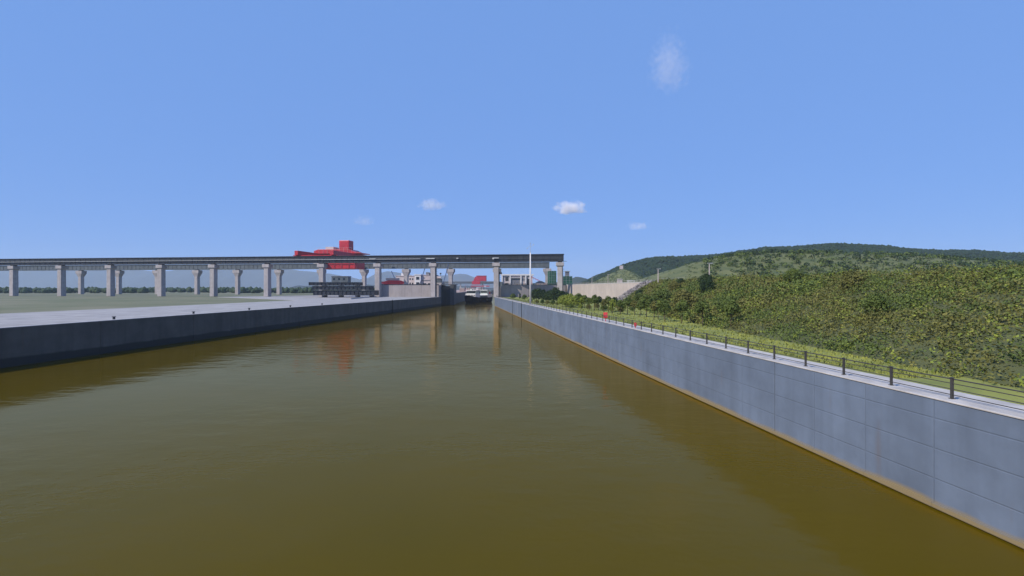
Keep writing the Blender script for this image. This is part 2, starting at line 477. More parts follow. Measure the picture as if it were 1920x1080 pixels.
# ------------------------------------------------------------------ girders and piers
def girder(name, label, f, x0, x1, z0, z1, m, m2, w=3.0, rail=True):
    root = thing(name, label, 'girder', (x1, f(x1), 0))
    L0 = (x1, f(x1))
    s = (x0 - L0[0], f(x0) - L0[1])
    mb = MB().seg((0, 0), s, -w / 2, w / 2, z0 + .25, z1 - .3)
    MB().seg((0, 0), s, -w / 2 - .5, w / 2 + .5, z0, z0 + .247).build('bottom_flange', m, root)
    MB().seg((.3, 0), s, -w / 2 - .5, w / 2 + .5, z1 - .297, z1).build('top_flange', m, root)
    d = Vector(s).normalized(); ln = Vector(s).length
    n = int(ln // 4)
    for i in range(1, n):
        t = i * 4
        c = d * t
        for sd_ in (-1, 1):
            a = c + Vector((d.y, -d.x)) * sd_ * (w / 2 + .1)
            mb.seg((a.x, a.y), (a.x + d.x * .12, a.y + d.y * .12), -.12, .12, z0 + .25, z1 - .3)
    mb.build('web', m, root)
    r = MB()
    for o_ in (-.7, .7):
        r.seg((0, 0), s, o_ - .08, o_ + .08, z1 + .002, z1 + .18)
    r.build('crane_rail', m2, root)
    return root, L0, s, d
gf, L0, s, d = girder('gantry_girder', 'long dark navy steel crane girder crossing the water on the nearest row of piers', fb, -620, 31, 26.9, 31.3, M['dark_steel'], M['rail'], 3.2)
# camera-side walkway and pipe along the middle of the front girder
nrm = Vector((d.y, -d.x))
sg = 1 if nrm.y < 0 else -1
def gl(t, off, z):
    c = d * t + nrm * sg * off
    return (c.x, c.y, z)
MB().bar(gl(1.2, 2.3, 28.95), gl(88, 2.3, 28.95), .10).build('cable_tray', M['grey_steel'], gf)
MB().seg(gl(88, 2.0, 0)[:2], gl(621, 2.0, 0)[:2], -.45, .45, 28.9, 29.15).build('walkway', M['pale_steel'], gf)
mb = MB()
t = 60
while t < 620:
    mb.bar(gl(t, 2.4, 29.1), gl(t, 2.4, 30.15), .06)
    t += 2.5
mb.bar(gl(60, 2.4, 30.1), gl(620, 2.4, 30.1), .07).bar(gl(60, 2.4, 29.6), gl(620, 2.4, 29.6), .05)
mb.build('handrail', M['grey_steel'], gf)
for t, ln in ((39.0, 3.6), (64, 1.2), (79, 5.5), (117, 4)):
    MB().seg(gl(t, 2.4, 0)[:2], gl(t + ln, 2.4, 0)[:2], -.3, .3, 28.9, 29.45).build('cable_duct', M['pale_steel'], gf)
MB().tube(gl(42.4, 2.9, 28.9), gl(42.4, 2.2, 28.9), .55, n=10).build('flood_lamp', M['pale_steel'], gf)
MB().seg((.0, 0), (1.9, -.24), -.6, .6, 26.95, 27.1).build('end_platform', M['dark_steel'], gf)
gr, _, _, _ = girder('gantry_girder', 'slate grey crane girder on the farther row of piers, seen just below the dark one', rb, -700, 29.5, 26.9, 31.3, M['grey_steel'], M['rail'], 3.2)

def pier(x, y, zb, label, front=True, w=3.0):
    root = thing('gantry_pier', label, 'pier', (x, y, zb), math.atan(-.127), 'piers carrying the gantry girders')
    H = 26.9 - zb
    if front:
        MB().frustum(0, 0, 0, H - 2.6, w + .1, 3.6, w, 3.4).build('shaft', M['conc'], root, bevel=.18)
        MB().frustum(0, 0, H - 3.3, H - 2.55, w - .1, 3.3, 4.7, 4.6).box(-2.35, 2.35, -2.3, 2.3, H - 2.55, H - .5).build('cap', M['conc'], root, bevel=.08)
    else:
        MB().frustum(0, 0, 0, H - 5.5, w, 3.2, w, 3.2).build('shaft', M['conc'], root, bevel=.18)
        MB().frustum(0, 0, H - 6.2, H - 3.1, w - .1, 3.1, 5.4, 4.6).box(-3.1, 3.1, -2.4, 2.4, H - 3.1, H - .5).build('cap', M['conc'], root, bevel=.08)
    MB().box(-1.3, 1.3, -1.2, 1.2, H - .5, H - .02).build('bearing', M['dark_steel'], root)
    return root
def pier_ladder(root, H, z0=0):
    mb = MB()
    for y in (-.35, .35):
        mb.box(1.72, 1.84, y - .06, y + .06, z0, H - 3.4)
    z = z0 + .3
    while z < H - 3.4:
        mb.box(1.74, 1.82, -.35, .35, z, z + .06); z += .4
    z = z0 + 2.5
    while z < H - 4:                       # cage hoops
        mb.box(1.8, 2.6, -.5, -.44, z, z + .08).box(1.8, 2.6, .44, .5, z, z + .08).box(2.54, 2.6, -.5, .5, z, z + .08); z += 1.2
    mb.box(1.56, 1.72, -1.2, -.9, z0, H - 3.4).box(1.56, 1.70, -.85, -.7, z0, H - 3.4)
    mb.build('caged_ladder', M['rail'], root)
p1 = pier(28.8, fb(28.8), DZ, 'concrete pier under the free right-hand end of the dark girder, beside the green netting')
p2 = pier(-9.4, fb(-9.4), DZ, 'concrete pier on the right canal wall at the water edge, right of the boat')
p3 = pier(-48.7, fb(-48.7), DZ, 'concrete pier on the left bank, directly left of the black gate')
p4 = pier(-84.4, fb(-84.4), DZ, 'concrete pier between the dark steel gate stack and the pale lock head wall', True, 3.1)
for q in (p1, p2, p3): pier_ladder(q, 21.5)
MB().box(1.75, 3.2, -.8, .8, 14.0, 15.2).build('junction_box', M['rail'], p2)
MB().box(1.75, 3.6, -.8, .8, 6.6, 9.4).build('junction_box', M['grey_steel'], p2)
MB().box(-2.6, -1.62, -.6, .6, 13.5, 14.8).build('junction_box', M['dark_steel'], p3)
MB().box(-2.1, -1.75, -.2, .2, 0, 18).build('cable_pipe', M['rail'], p3)
for i, x in enumerate((-121.5, -159, -197, -235, -273, -311, -349)):
    pier(x, fb(x), DZ, 'front-row concrete pier left of the steel gate stack, %s from the stack' % ORD[i])
for i, x in enumerate((-198, -236, -274, -312, -350, -388)):
    pier(x, rb(x), DZ, 'rear-row flared pier far left of the steel gate stack, %s from the hoist crane' % ORD[i], False, 2.9)
for x, z, lab in ((27.8, TZ, 'farther pier with a flared cap under the slate girder end, beside the green netting tower'),
                  (-12, 0, 'farther flared pier hidden behind the water-edge pier of the front row'),
                  (-49.7, TZ, 'farther pier with a flared cap rising behind the black gate tower'),
                  (-86.7, TZ, 'farther pier whose flared cap shows above the left pinkish building'),
                  (-122.7, DZ, 'farther pier with a flared cap seen above the dark steel gate stack'),
                  (-160, DZ, 'farther flared pier left of the steel gate stack, under the slate girder')):
    pier(x, rb(x), z, lab, False, 2.9)

# ------------------------------------------------------------------ lamp mast
b = thing('lamp_mast', 'tall white lamp mast standing on the walkway by the railing', 'lamp mast', (wr(162) + 1.4, 162, DZ))
MB().tube((0, 0, 0), (0, 0, 17.5), .33, .19, 12).build('pole', M['white'], b, True)
MB().tube((0, 0, 17.5), (0, 0, 20.6), .07, .05, 8).build('spire', M['pale_steel'], b)
MB().box(-.5, .5, -.5, .5, 0, .3).build('base_plinth', M['pave'], b)
MB().tube((-.5, 0, 19.6), (.5, 0, 19.6), .04).tube((0, -.5, 19.6), (0, .5, 19.6), .04).tube((-1.0, 0, 19.0), (-.5, 0, 19.6), .03).tube((.5, 0, 19.6), (1.0, 0, 20.2), .03).build('cross_arm', M['pale_steel'], b)
for x, z in ((-1.05, 18.9), (1.05, 20.2), (0, 20.7)):
    MB().box(x - .16, x + .16, -.16, .16, z - .1, z + .14).build('lamp_head', M['pale_steel'], b)

# ------------------------------------------------------------------ steel gate stack on the left deck
def gate_leaf(x1, ln, y, z, h, d_, label):
    root = thing('bulkhead_gate', label, 'steel gate', (x1 - ln / 2, y, z), -.0, 'dark steel bulkhead gates stacked on the left deck')
    MB().box(-ln / 2, ln / 2, -.5, d_ + .3, h - .12, h).box(-ln / 2, ln / 2, -.5, d_ + .3, 0, .12).build('flange', M['grey_steel'], root)
    mb = MB().box(-ln / 2, ln / 2, 0, d_, .12, h - .12)
    x = -ln / 2
    while x <= ln / 2:
        mb.box(x, x + .14, -.42, 0, .12, h - .12); x += 2.4
    mb.build('skin_plate', M['dark_steel'], root)
gate_leaf(-81.5, 36, 284, DZ + 1.3, 2.9, 10, 'lowest and longest dark steel gate of the stack left of the pier')
gate_leaf(-84.5, 34, 285, DZ + 4.5, 2.3, 8.5, 'middle dark steel gate of the stack left of the pier')
gate_leaf(-91.0, 30, 286, DZ + 7.1, 2.0, 7, 'topmost and shortest dark steel gate of the stack left of the pier')
for i, (x, w_) in enumerate(((-84.5, 1), (-93, 1), (-103, 1), (-113, 1))):
    for z0, z1 in ((DZ, DZ + 1.29), (DZ + 4.21, DZ + 4.49), (DZ + 6.81, DZ + 7.09)):
        if z0 > DZ + 6 and x > -92: continue
        if z0 > DZ and x > -85.5: x = -86.5
        t_ = MB().box(-.5, .5, 0, 6.5, 0, z1 - z0).build('support_block', M['conc'], None, loc=None)
        t_.location = (x, 286.3, z0)
        tag(t_, 'pale support block under the %s steel gate of the left stack, %s from the right' % ({DZ: 'lowest', DZ + 4.21: 'middle'}.get(z0, 'topmost'), ('first', 'second', 'third', 'fourth')[i]), 'block', 'support blocks between the stacked gates')
b = MB().seg((-81, 240), (-86, 301), 0, .5, 0, .6).build('kerb_wall', M['pave'], None)
b.location = (0, 0, DZ + .003)
tag(b, 'low pale kerb wall running across the left deck towards the pier', 'kerb')
b = thing('steel_shed', 'grey steel shed on top of the left gate stack, partly under the girder', 'shed', (-103, 290, DZ + 9.1))
MB().box(-6, 4, 0, 5, 0, 3.4).build('wall', M['grey_steel'], b)
MB().box(-6.3, 4.3, -.3, 5.3, 3.403, 3.7).build('roof', M['roof'], b)
for x in (-4.5, -1.5, 1.5):
    MB().box(x - .6, x + .6, -.06, .0, 1.3, 2.6).build('window', M['glass'], b)

# ------------------------------------------------------------------ red travelling crane on the left
b = thing('gantry_crane', 'big red gantry crane riding on both girders at the left edge', 'crane', (-121, 345, 31.5), math.atan(-.127))
for x in (-12, 12):
    MB().box(x - 1.2, x + 1.2, -40, 46, .6, 3.4).build('bridge_beam', M['red'], b, bevel=.1)
for y in (-37.5, 52):
    e_ = MB().box(-15, 15, y - 1.1 if y < 0 else 40, y + 1.1 if y < 0 else 42.2, .1, .58).build('end_carriage', M['red'], b)
    for x in (-13, -9, 9, 13):
        yy2 = y if y < 0 else 41.1
        MB().tube((x, yy2 - .3, .1), (x, yy2 + .3, .1), .45, n=12).build('wheel', M['rail'], e_)
pr = [(-16, 3.4), (19, 3.4), (18.5, 3.9), (13, 4.7), (9.5, 6.4), (-13, 6.4), (-16, 5.4)]
MB().add([(x, -12, z) for x, z in pr] + [(x, 3, z) for x, z in pr], [tuple(range(7)), tuple(range(13, 6, -1))] + [(i, i + 7, (i + 1) % 7 + 7, (i + 1) % 7) for i in range(7)]).build('machinery_house', M['red'], b, bevel=.15)
MB().box(1.5, 9, -10, -3, 6.403, 12.8).build('hoist_tower', M['red'], b, bevel=.5)
MB().box(-9, -3, -9, -1, 6.403, 8.4).build('electrical_house', M['plaster'], b, bevel=.1)
mb = MB()
for i in range(12):
    mb.bar((-15 + i * 3, -12.2, 3.4), (-15 + i * 3, -12.2, 4.6 if i > 9 else 7.4), .08)
mb.bar((-15, -12.2, 7.4), (12, -12.2, 7.4), .08)
mb.build('handrail', M['plaster'], b)
MB().box(-12, 15, -12, 2, -7.2, -.8).build('hoist_frame', M['red'], b, bevel=.2)
mb = MB()
for x in (-11, -5.8, -.6, 4.6, 9.8, 14.2):
    mb.box(x - .3, x + .3, -12.3, -12.0, -7.0, -1.0)
mb.box(-12, 15, -12.35, -12, -4.2, -3.7)
mb.build('frame_ribs', mat('deep_red_paint', (.26, .01, .03), .5, .15, .4), b)
for x in (-10, 10):
    MB().box(x - .6, x + .6, -6, -5, -.8, .6).build('hanger', M['red'], b)
cbn = MB().box(-17, -13, -11, -7, -3.6, -.6).build('operator_cabin', M['white'], b, bevel=.1)
MB().box(-16.6, -13.4, -11.06, -11.003, -2.5, -1.2).build('window', M['glass'], cbn)

# ------------------------------------------------------------------ buildings
def building(name, label, x, y, z, w, d_, h, m, wins, roofm=None, parapet=.6, rz=0):
    root = thing(name, label, 'building', (x, y, z), rz)
    MB().box(-w / 2, w / 2, 0, d_, 0, h).build('wall', m, root)
    MB().box(-w / 2 - .4, w / 2 + .4, -.4, d_ + .4, h + .003, h + parapet).build('roof', roofm or m, root)
    for (x0, x1, z0, z1) in wins:
        f_ = MB().box(x0 - .15, x1 + .15, -.14, -.003, z0 - .15, z0).box(x0 - .15, x1 + .15, -.14, -.003, z1, z1 + .15).box(x0 - .15, x0, -.14, -.003, z0, z1).box(x1, x1 + .15, -.14, -.003, z0, z1).build('window', M['white'], root)
        MB().box(x0, x1, -.05, -.01, z0, z1).build('pane', M['glass'], f_)
    return root
b = building('lock_office', 'pinkish white two-storey building behind the red machine, left of the black gate', -94.5, 440, TZ - .1, 24, 14, 9.0, M['plaster'],
             [(-10.5, -8.6, 5.6, 7.4), (-4.6, -3.4, 5.2, 7.8), (.4, 1.8, 5.6, 7.2), (2.8, 4.2, 5.6, 7.2), (5.2, 6.6, 5.6, 7.2), (.4, 1.8, 1.6, 3.2), (2.8, 4.2, 1.6, 3.2)])
b2 = building('stair_tower', 'narrow white stair tower with two dark square windows, one above the other', -84.5, 430, TZ - .1, 5.4, 9, 9.9, M['white'],
              [(-1.4, 1.4, 5.6, 8.2), (-1.4, 1.4, .8, 3.4)])
b3 = building('annex', 'low beige annex with a dark band of louvres next to the second gantry pier', -75, 432, TZ - .1, 13, 12, 9.6, M['plaster'],
              [(-5.5, -2.2, 1.4, 2.6), (-.8, 2.4, 1.4, 2.6)])
MB().box(-6, 6, -.2, -.003, 4.6, 5.4).build('louvre_band', M['roof'], b3)
MB().box(-3, 0, 3, 6, 10.2, 12.5).build('stair_head', M['roof'], b3)
MB().box(-8, -4, 4, 8, 9.6, 12).build('roof_tank', M['white'], b)

b = thing('control_building', 'white concrete control building with dark openings, behind the lamp mast', 'building', (6.5, 500, TZ - .1))
MB().box(-17, 15, 0, 16, 0, 11.2).build('wall', M['plaster'], b)
MB().box(-18, 16, -1.5, 17, 11.203, 12.6).build('roof', M['white'], b)
for x in (-17.4, -9, 2.2, 7.2, 13.5):
    MB().box(x, x + 1.2, -1.4, -.6, 0, 11.2).build('column', M['white'], b)
for x0, x1, z0, z1, mm in ((-13.6, -10, 5.4, 9.6, 'dark'), (-7.0, 1.6, 2.8, 8.2, 'roof'), (8.8, 13.0, 1.0, 8.0, 'dark'), (-14.5, -10, .3, 3.2, 'dark'), (3.8, 6.8, 5.4, 8.4, 'roof')):
    f_ = MB().box(x0 - .2, x1 + .2, -.2, -.003, z1, z1 + .2).box(x0 - .2, x1 + .2, -.2, -.003, z0 - .2, z0).box(x0 - .2, x0, -.2, -.003, z0, z1).box(x1, x1 + .2, -.2, -.003, z0, z1).build('window', M['white'], b)
    MB().box(x0, x1, -.08, -.01, z0, z1).build('pane', M[mm], f_)
MB().box(-8.6, 2.0, -1.6, -.2, 8.6, 9.0).build('balcony', M['white'], b)

# green netted scaffolds
def netting(x, y, z, w, d_, h, label):
    root = thing('netted_scaffold', label, 'scaffold', (x, y, z), R(4))
    mb = MB()
    n = 5
    for k in range(4):
        for i in range(n):
            u0, u1 = i / n, (i + 1) / n
            c = [(-w / 2, 0), (w / 2, 0), (w / 2, d_), (-w / 2, d_)]
            a, e = Vector(c[k]), Vector(c[(k + 1) % 4])
            p0, p1_ = a.lerp(e, u0), a.lerp(e, u1)
            nn = Vector((e.y - a.y, a.x - e.x)).normalized() * .18
            mid = (p0 + p1_) / 2 + nn * random.uniform(-.5, 1)
            mb.add([(p0.x, p0.y, 0), (mid.x, mid.y, 0), (p1_.x, p1_.y, 0), (p1_.x, p1_.y, h), (mid.x, mid.y, h), (p0.x, p0.y, h)], [(0, 1, 4, 5), (1, 2, 3, 4)])
    mb.add([(-w / 2, 0, h - .2), (w / 2, 0, h - .2), (w / 2, d_, h - .2), (-w / 2, d_, h - .2)], [(0, 1, 2, 3)])
    mb.build('net', M['net'], root)
    mb = MB()
    for sx in (-1, -.33, .33, 1):
        for yy3 in (-.15, d_ + .15):
            mb.bar((sx * w / 2, yy3, 0), (sx * w / 2, yy3, h + 1.1), .09)
    zz = 1.9
    while zz < h + 1:
        mb.bar((-w / 2, -.15, zz), (w / 2, -.15, zz), .07); zz += 1.9
    mb.build('poles', M['pale_steel'], root)
    return root
random.seed(5)
netting(30.6, 360, TZ - .1, 5.4, 8, 11.0, 'tall narrow green netted scaffold left of the end pier')
sc = netting(41.8, 360, TZ - .1, 7.0, 8, 7.0, 'low wide green netted scaffold right of the end pier with a grey box on top')
MB().box(-1.2, 1.6, 2, 5, 7.0, 10.6).build('platform_box', M['roof'], sc)
MB().box(-1.8, 2.2, 1.4, 5.6, 10.6, 11.1).build('platform_roof', M['pale_steel'], sc)
# red truss jib and dark shed between the building and the netting
b = thing('red_jib', 'thin red jib slanting down between the white building and the green netting', 'jib', (18, 455, TZ))
MB().bar((0, 0, 9.2), (13, 0, 2.6), .35).bar((0, 0, 8.4), (13, 0, 1.9), .25).build('truss', M['red'], b)
MB().box(12.4, 13.6, -.6, .6, 0, 2.8).build('foot', M['red'], b)
MB().box(-.5, .5, -.5, .5, 0, 9.5).build('post', M['red'], b)
b = thing('site_hut', 'small dark-roofed hut beside the tall green netting', 'hut', (26, 440, TZ - .1))
MB().box(-4, 4, 0, 5, 0, 3).build('wall', M['plaster'], b)
MB().add([(-4.6, -.5, 3.003), (4.6, -.5, 3.003), (4.6, 5.5, 3.003), (-4.6, 5.5, 3.003), (-1.5, 2.5, 4.6), (1.5, 2.5, 4.6)], [(3, 2, 1, 0), (0, 1, 5, 4), (1, 2, 5), (2, 3, 4, 5), (3, 0, 4)]).build('roof', M['dark_steel'], b)

# red machine in front of the left building
b = thing('red_machine', 'long low red steel machine with a tapered nose in front of the pinkish building', 'machine', (-99.5, 405, TZ - .1))
MB().add([(-13, 0, 2.2), (-6, 0, 1.0), (5.5, 0, 1.0), (8.5, 0, 2.0), (8.5, 0, 3.4), (5, 0, 4.6), (-5, 0, 4.6), (-13, 0, 2.8)] +
         [(-13, 4, 2.2), (-6, 4, 1.0), (5.5, 4, 1.0), (8.5, 4, 2.0), (8.5, 4, 3.4), (5, 4, 4.6), (-5, 4, 4.6), (-13, 4, 2.8)],
         [tuple(range(8)), tuple(range(15, 7, -1))] + [(i, i + 8, (i + 1) % 8 + 8, (i + 1) % 8) for i in range(8)]).build('boom', M['red_bright'], b)
for x in (-5, 0, 5):
    MB().box(x - .5, x + .5, .4, 3.6, 0, 1.1).build('leg', M['rail'], b)
MB().box(-7, 3.5, .5, 3.5, 4.62, 6.6).build('cab', M['plaster'], b)
mb = MB()
for x in (-5, -2.5, 0, 2.5, 5):
    mb.box(x - .12, x + .12, -.15, 0, 1.1, 4.4)
mb.box(-6, 5.4, -.12, 0, 2.7, 2.9)
mb.build('rib', M['red'], b)
for (x, y, h, dx, lab) in ((-100.5, 420, 13, -5, 'slanting blue hoist jib rising left of the pinkish building'),
                           (-79.5, 415, 18, 5, 'slanting blue hoist jib above the white stair tower'),
                           (-53.2, 372, 16.5, 4, 'slanting blue hoist jib just left of the flared pier behind the gate')):
    b = thing('hoist_jib', lab, 'jib', (x, y, TZ - .1), 0, 'blue hoist jibs behind the lock head')
    MB().bar((0, 0, 2), (dx, 0, h), .5).build('jib', M['blue'], b)
    MB().box(-.9, .9, -.9, .9, 0, 2).build('turntable', M['rail'], b)
    MB().bar((dx, 0, h), (dx * .4 if dx > 0 else dx * 1.2, 0, 3), .08).build('hoist_cable', M['rail'], b)
b = thing('lamp_post', 'short dark lamp post on the lock head between the pier and the gate', 'lamp post', (-48.2, 324, TZ))
MB().tube((0, 0, 0), (0, 0, 7.4), .12).build('pole', M['rail'], b)
MB().box(-.5, .5, -.4, .4, 7.4, 8.3).build('lamp_head', M['dark_steel'], b)

# ------------------------------------------------------------------ far bridge, far crane, far works
b = thing('road_bridge', 'low slate blue bridge crossing far behind the boat', 'bridge', (-95, 900, 0))
MB().box(-150, 70, 0, 9, 19, 23.4).build('deck', M['grey_steel'], b)
for x in (-118, -82, -2, 39.5, 66):
    MB().box(x - .9, x + .9, 2, 7, 0, 19).build('pillar', M['conc'], b)
mb = MB()
for i in range(56):
    mb.box(-149 + i * 4, -148.85 + i * 4, -.1, 0, 23.4, 24.5)
mb.box(-150, 70, -.1, 0, 24.4, 24.6)
mb.build('parapet', M['conc'], b)
b = thing('bridge_crane', 'distant red crane housing on top of the far bridge, above the boat', 'crane', (-56, 880, 18))
MB().box(-9, 9, -6, 10, 5.6, 14.6).build('housing', M['red'], b, bevel=.3)
MB().add([(-17, -6, 1), (-9, -6, 1), (-9, -6, 13.5), (-11, -6, 13.5), (-17, 6, 1), (-9, 6, 1), (-9, 6, 13.5), (-11, 6, 13.5)], [(0, 1, 2, 3), (7, 6, 5, 4), (0, 4, 5, 1), (2, 6, 7, 3), (3, 7, 4, 0), (1, 5, 6, 2)]).build('side_apron', M['red'], b)
MB().box(-17, -2, -7, 4, -.5, 5.2).build('lower_frame', M['red'], b)
MB().box(-19, 15, -8, -6, -4.4, -2.8).build('lifting_beam', M['red'], b)
MB().box(-9.2, 9.2, -6.3, 10.2, 14.603, 15.6).build('roof', mat('dull_red_roof', (.28, .02, .04), .6), b)
for x in (-10, 4):
    MB().bar((x, -7, -2.8), (x, -7, -.5), .3).build('hanger', M['red'], b)
# construction fence and site clutter on the far left quay
random.seed(11)
struct(MB().prism([(-48, 470), (-45.2, 470), (-47, 880), (-140, 880), (-140, 470)], 5.4, 7.4).build('quay', M['dirt']))
for i in range(9):
    y = 500 + i * 38
    x = -49.5 - random.random() * 6
    b = thing('site_cabin', 'small pinkish site cabin on the far left quay beyond the gate; %s from the gate' % ('first second third fourth fifth sixth seventh eighth ninth'.split()[i]), 'cabin', (x, y, 7.4), 0, 'pinkish cabins along the far quay')
    h = random.uniform(2.4, 4.2)
    MB().box(-2.5, 2.5, 0, 7, 0, h).build('wall', M['plaster'] if i % 2 else M['dirt'], b)
    MB().box(-2.7, 2.7, -.2, 7.2, h + .003, h + .35).build('roof', M['red'] if i % 3 == 1 else M['white'], b)
for i in range(16):
    y = 455 + i * 24
    q = thing('quay_post', 'thin post on the far quay edge behind the boat, %s from the gate' % ORD[i], 'post', (-44.2 - .004 * i * 24, y, 7.3), 0, 'thin posts along the far quay')
    MB().tube((0, 0, 0), (0, 0, random.uniform(3.5, 8.5)), .14, .1, 6).build('pole', M['rail'] if i % 3 else M['red'], q)
    MB().box(-.4, .4, -.3, .3, 3.0, 3.9).build('sign_plate', M['rail'], q)
b = MB()
b.box(-10, 16, 0, 12, -1, 3.8).box(-4, 8, 2, 9, 3.8, 6.4)
b = b.build('moored_barge', M['dark_steel'], None)
b.location = (-36, 930, 0)
tag(b, 'dark moored barge far down the channel beside the water-edge pier', 'barge')

# ------------------------------------------------------------------ the cargo boat
def boat():
    root = thing('cargo_boat', 'black-hulled river cargo boat with pale cabins coming through the lock', 'boat', (-25.4, 362, 0), R(-21))
    root.scale = (.74, .66, 1)
    # bow points towards -Y
    st = [(-28, .4, 5.6, 3.6), (-27, 2.9, 5.5, 1.6), (-25, 4.8, 5.0, .2), (-21.5, 6.0, 4.6, -1), (-16, 6.3, 4.2, -1.2), (18, 6.3, 3.8, -1.2), (25, 6.0, 4.1, -1), (28, 5.1, 4.4, .4)]
    vs, fs = [], []
    for y, w_, zt, zb in st:
        for u, v in ((-1, 1), (-.97, .45), (-.75, 0.05), (0, 0), (.75, .05), (.97, .45), (1, 1)):
            vs.append((u * w_, y + (1 - v) * (1.6 if y < -20 else 0), zb + (zt - zb) * v))
    n = 7
    for i in range(len(st) - 1):
        for k in range(n - 1):
            a = i * n + k
            fs.append((a, a + 1, a + n + 1, a + n))
    fs.append(tuple(range(n)))
    fs.append(tuple(range(len(vs) - 1, len(vs) - n - 1, -1)))
    MB().add(vs, fs).build('hull', M['hull'], root)
    dk = [(-.92 * w_, y + .3, zt - .9) for y, w_, zt, zb in st] + [(.92 * w_, y + .3, zt - .9) for y, w_, zt, zb in reversed(st)]
    MB().add(dk, [tuple(range(len(dk)))[::-1]]).build('deck', M['deck_boat'], root)
    h = MB().box(-5.6, 5.6, -6, 12, 2.6, 5.2).build('hatch_coaming', M['deck_boat'], root, bevel=.05)
    MB().box(-5.8, 5.8, -6.2, 12.2, 5.203, 5.5).build('hatch_cover', M['cabin'], h)
    f = MB().box(-5.4, 5.4, -20.5, -8, 3.3, 6.9).build('fore_cabin', M['white'], root, bevel=.1)
    for x in (-4.5, -2.6, -.8, 1.0, 2.8, 4.6):
        MB().box(x - .55, x + .45, -20.58, -20.503, 5.0, 6.0).build('window', M['glass'], f)
    f2 = MB().box(-5.0, 4.6, -18, -9, 6.903, 9.0).build('upper_cabin', M['cabin'], root, bevel=.08)
    MB().box(-4.8, 4.4, -18.1, -18.003, 7.2, 8.5).build('window_band', M['glass'], f2)
    MB().box(-5.8, 5.4, -19, -8.4, 9.003, 9.4).build('cabin_roof', M['white'], f2)
    MB().tube((3.6, -12, 9.4), (3.6, -12, 11.6), .5, .4, 10).build('funnel', M['white'], root)
    MB().box(-3.2, -1.2, -14, -11, 9.4, 10.4).build('roof_locker', M['cabin'], root)
    w1 = MB().box(-5.2, 5.2, 13, 26, 2.6, 6.4).build('deckhouse', M['white'], root, bevel=.1)
    for x in (-4.2, -2.1, 0, 2.1, 4.2):
        MB().box(x - .6, x + .6, 12.94, 12.997, 4.5, 5.5).build('window', M['glass'], w1)
    w2 = MB().frustum(0, 18, 6.403, 9.2, 7.6, 6, 8.4, 6.6).build('wheelhouse', M['cabin'], root, bevel=.08)
    MB().box(-3.7, 3.7, 14.55, 14.8, 7.4, 8.6).build('window_band', M['glass'], w2)
    MB().box(-4.8, 4.8, 14.2, 21.8, 9.203, 9.55).build('wheelhouse_roof', M['white'], w2)
    m_ = MB().tube((0, 19, 9.5), (0, 19, 13.2), .14, .08).tube((-1.6, 19, 11.8), (1.6, 19, 11.8), .06).build('mast', M['pale_steel'], root)
    MB().box(-.9, .9, 18.85, 19.1, 12.3, 12.6).build('radar', M['white'], m_)
    MB().tube((0, -24.5, 4), (0, -24.5, 8.8), .12, .07).build('foremast', M['pale_steel'], root)
    MB().tube((-.9, -23.6, 4.6), (.9, -23.6, 4.6), .45, n=10).build('anchor_winch', M['rail'], root)
    mb = MB()
    for i in range(20):
        y = -20 + i * 2.4
        for sx in (-1, 1):
            mb.bar((sx * 6.05, y, 3.7), (sx * 6.05, y, 4.9), .06)
    for sx in (-1, 1):
        mb.bar((sx * 6.05, -20, 4.9), (sx * 6.05, 25, 4.9), .06)
    mb.build('handrail', M['pale_steel'], root)
    for y in (-10, 8):
        for sx in (-1, 1):
            MB().tube((sx * 6.5, y - .35, 2.1), (sx * 6.5, y + .35, 2.1), .6, n=12).build('tyre_fender', M['rail'], root)
    MB().box(1.6, 4.0, 20, 24, 6.403, 8.2).build('funnel', M['red'], root)
boat()

# ------------------------------------------------------------------ foliage
def leaf_cloud(mb, c, rad, n, size, rng, squash=.8):
    for _ in range(n):
        while True:
            q = Vector((rng.uniform(-1, 1), rng.uniform(-1, 1), rng.uniform(-1, 1)))
            if .15 < q.length < 1: break
        q = q.normalized() * (q.length ** .5)
        pt = Vector(c) + Vector((q.x * rad, q.y * rad, q.z * rad * squash))
        nrm_ = (q + Vector((rng.gauss(0, .6), rng.gauss(0, .6), rng.gauss(.25, .6)))).normalized()
        u = nrm_.orthogonal().normalized()
        u.rotate(Matrix.Rotation(rng.uniform(0, 6.28), 3, nrm_))
        w_ = nrm_.cross(u)
        s1, s2 = size * rng.uniform(.6, 1.3), size * rng.uniform(.35, .7)
        mb.add([pt - u * s1, pt + w_ * s2 - u * .1 * s1, pt + u * s1, pt - w_ * s2 - u * .1 * s1], [(0, 1, 2, 3)])

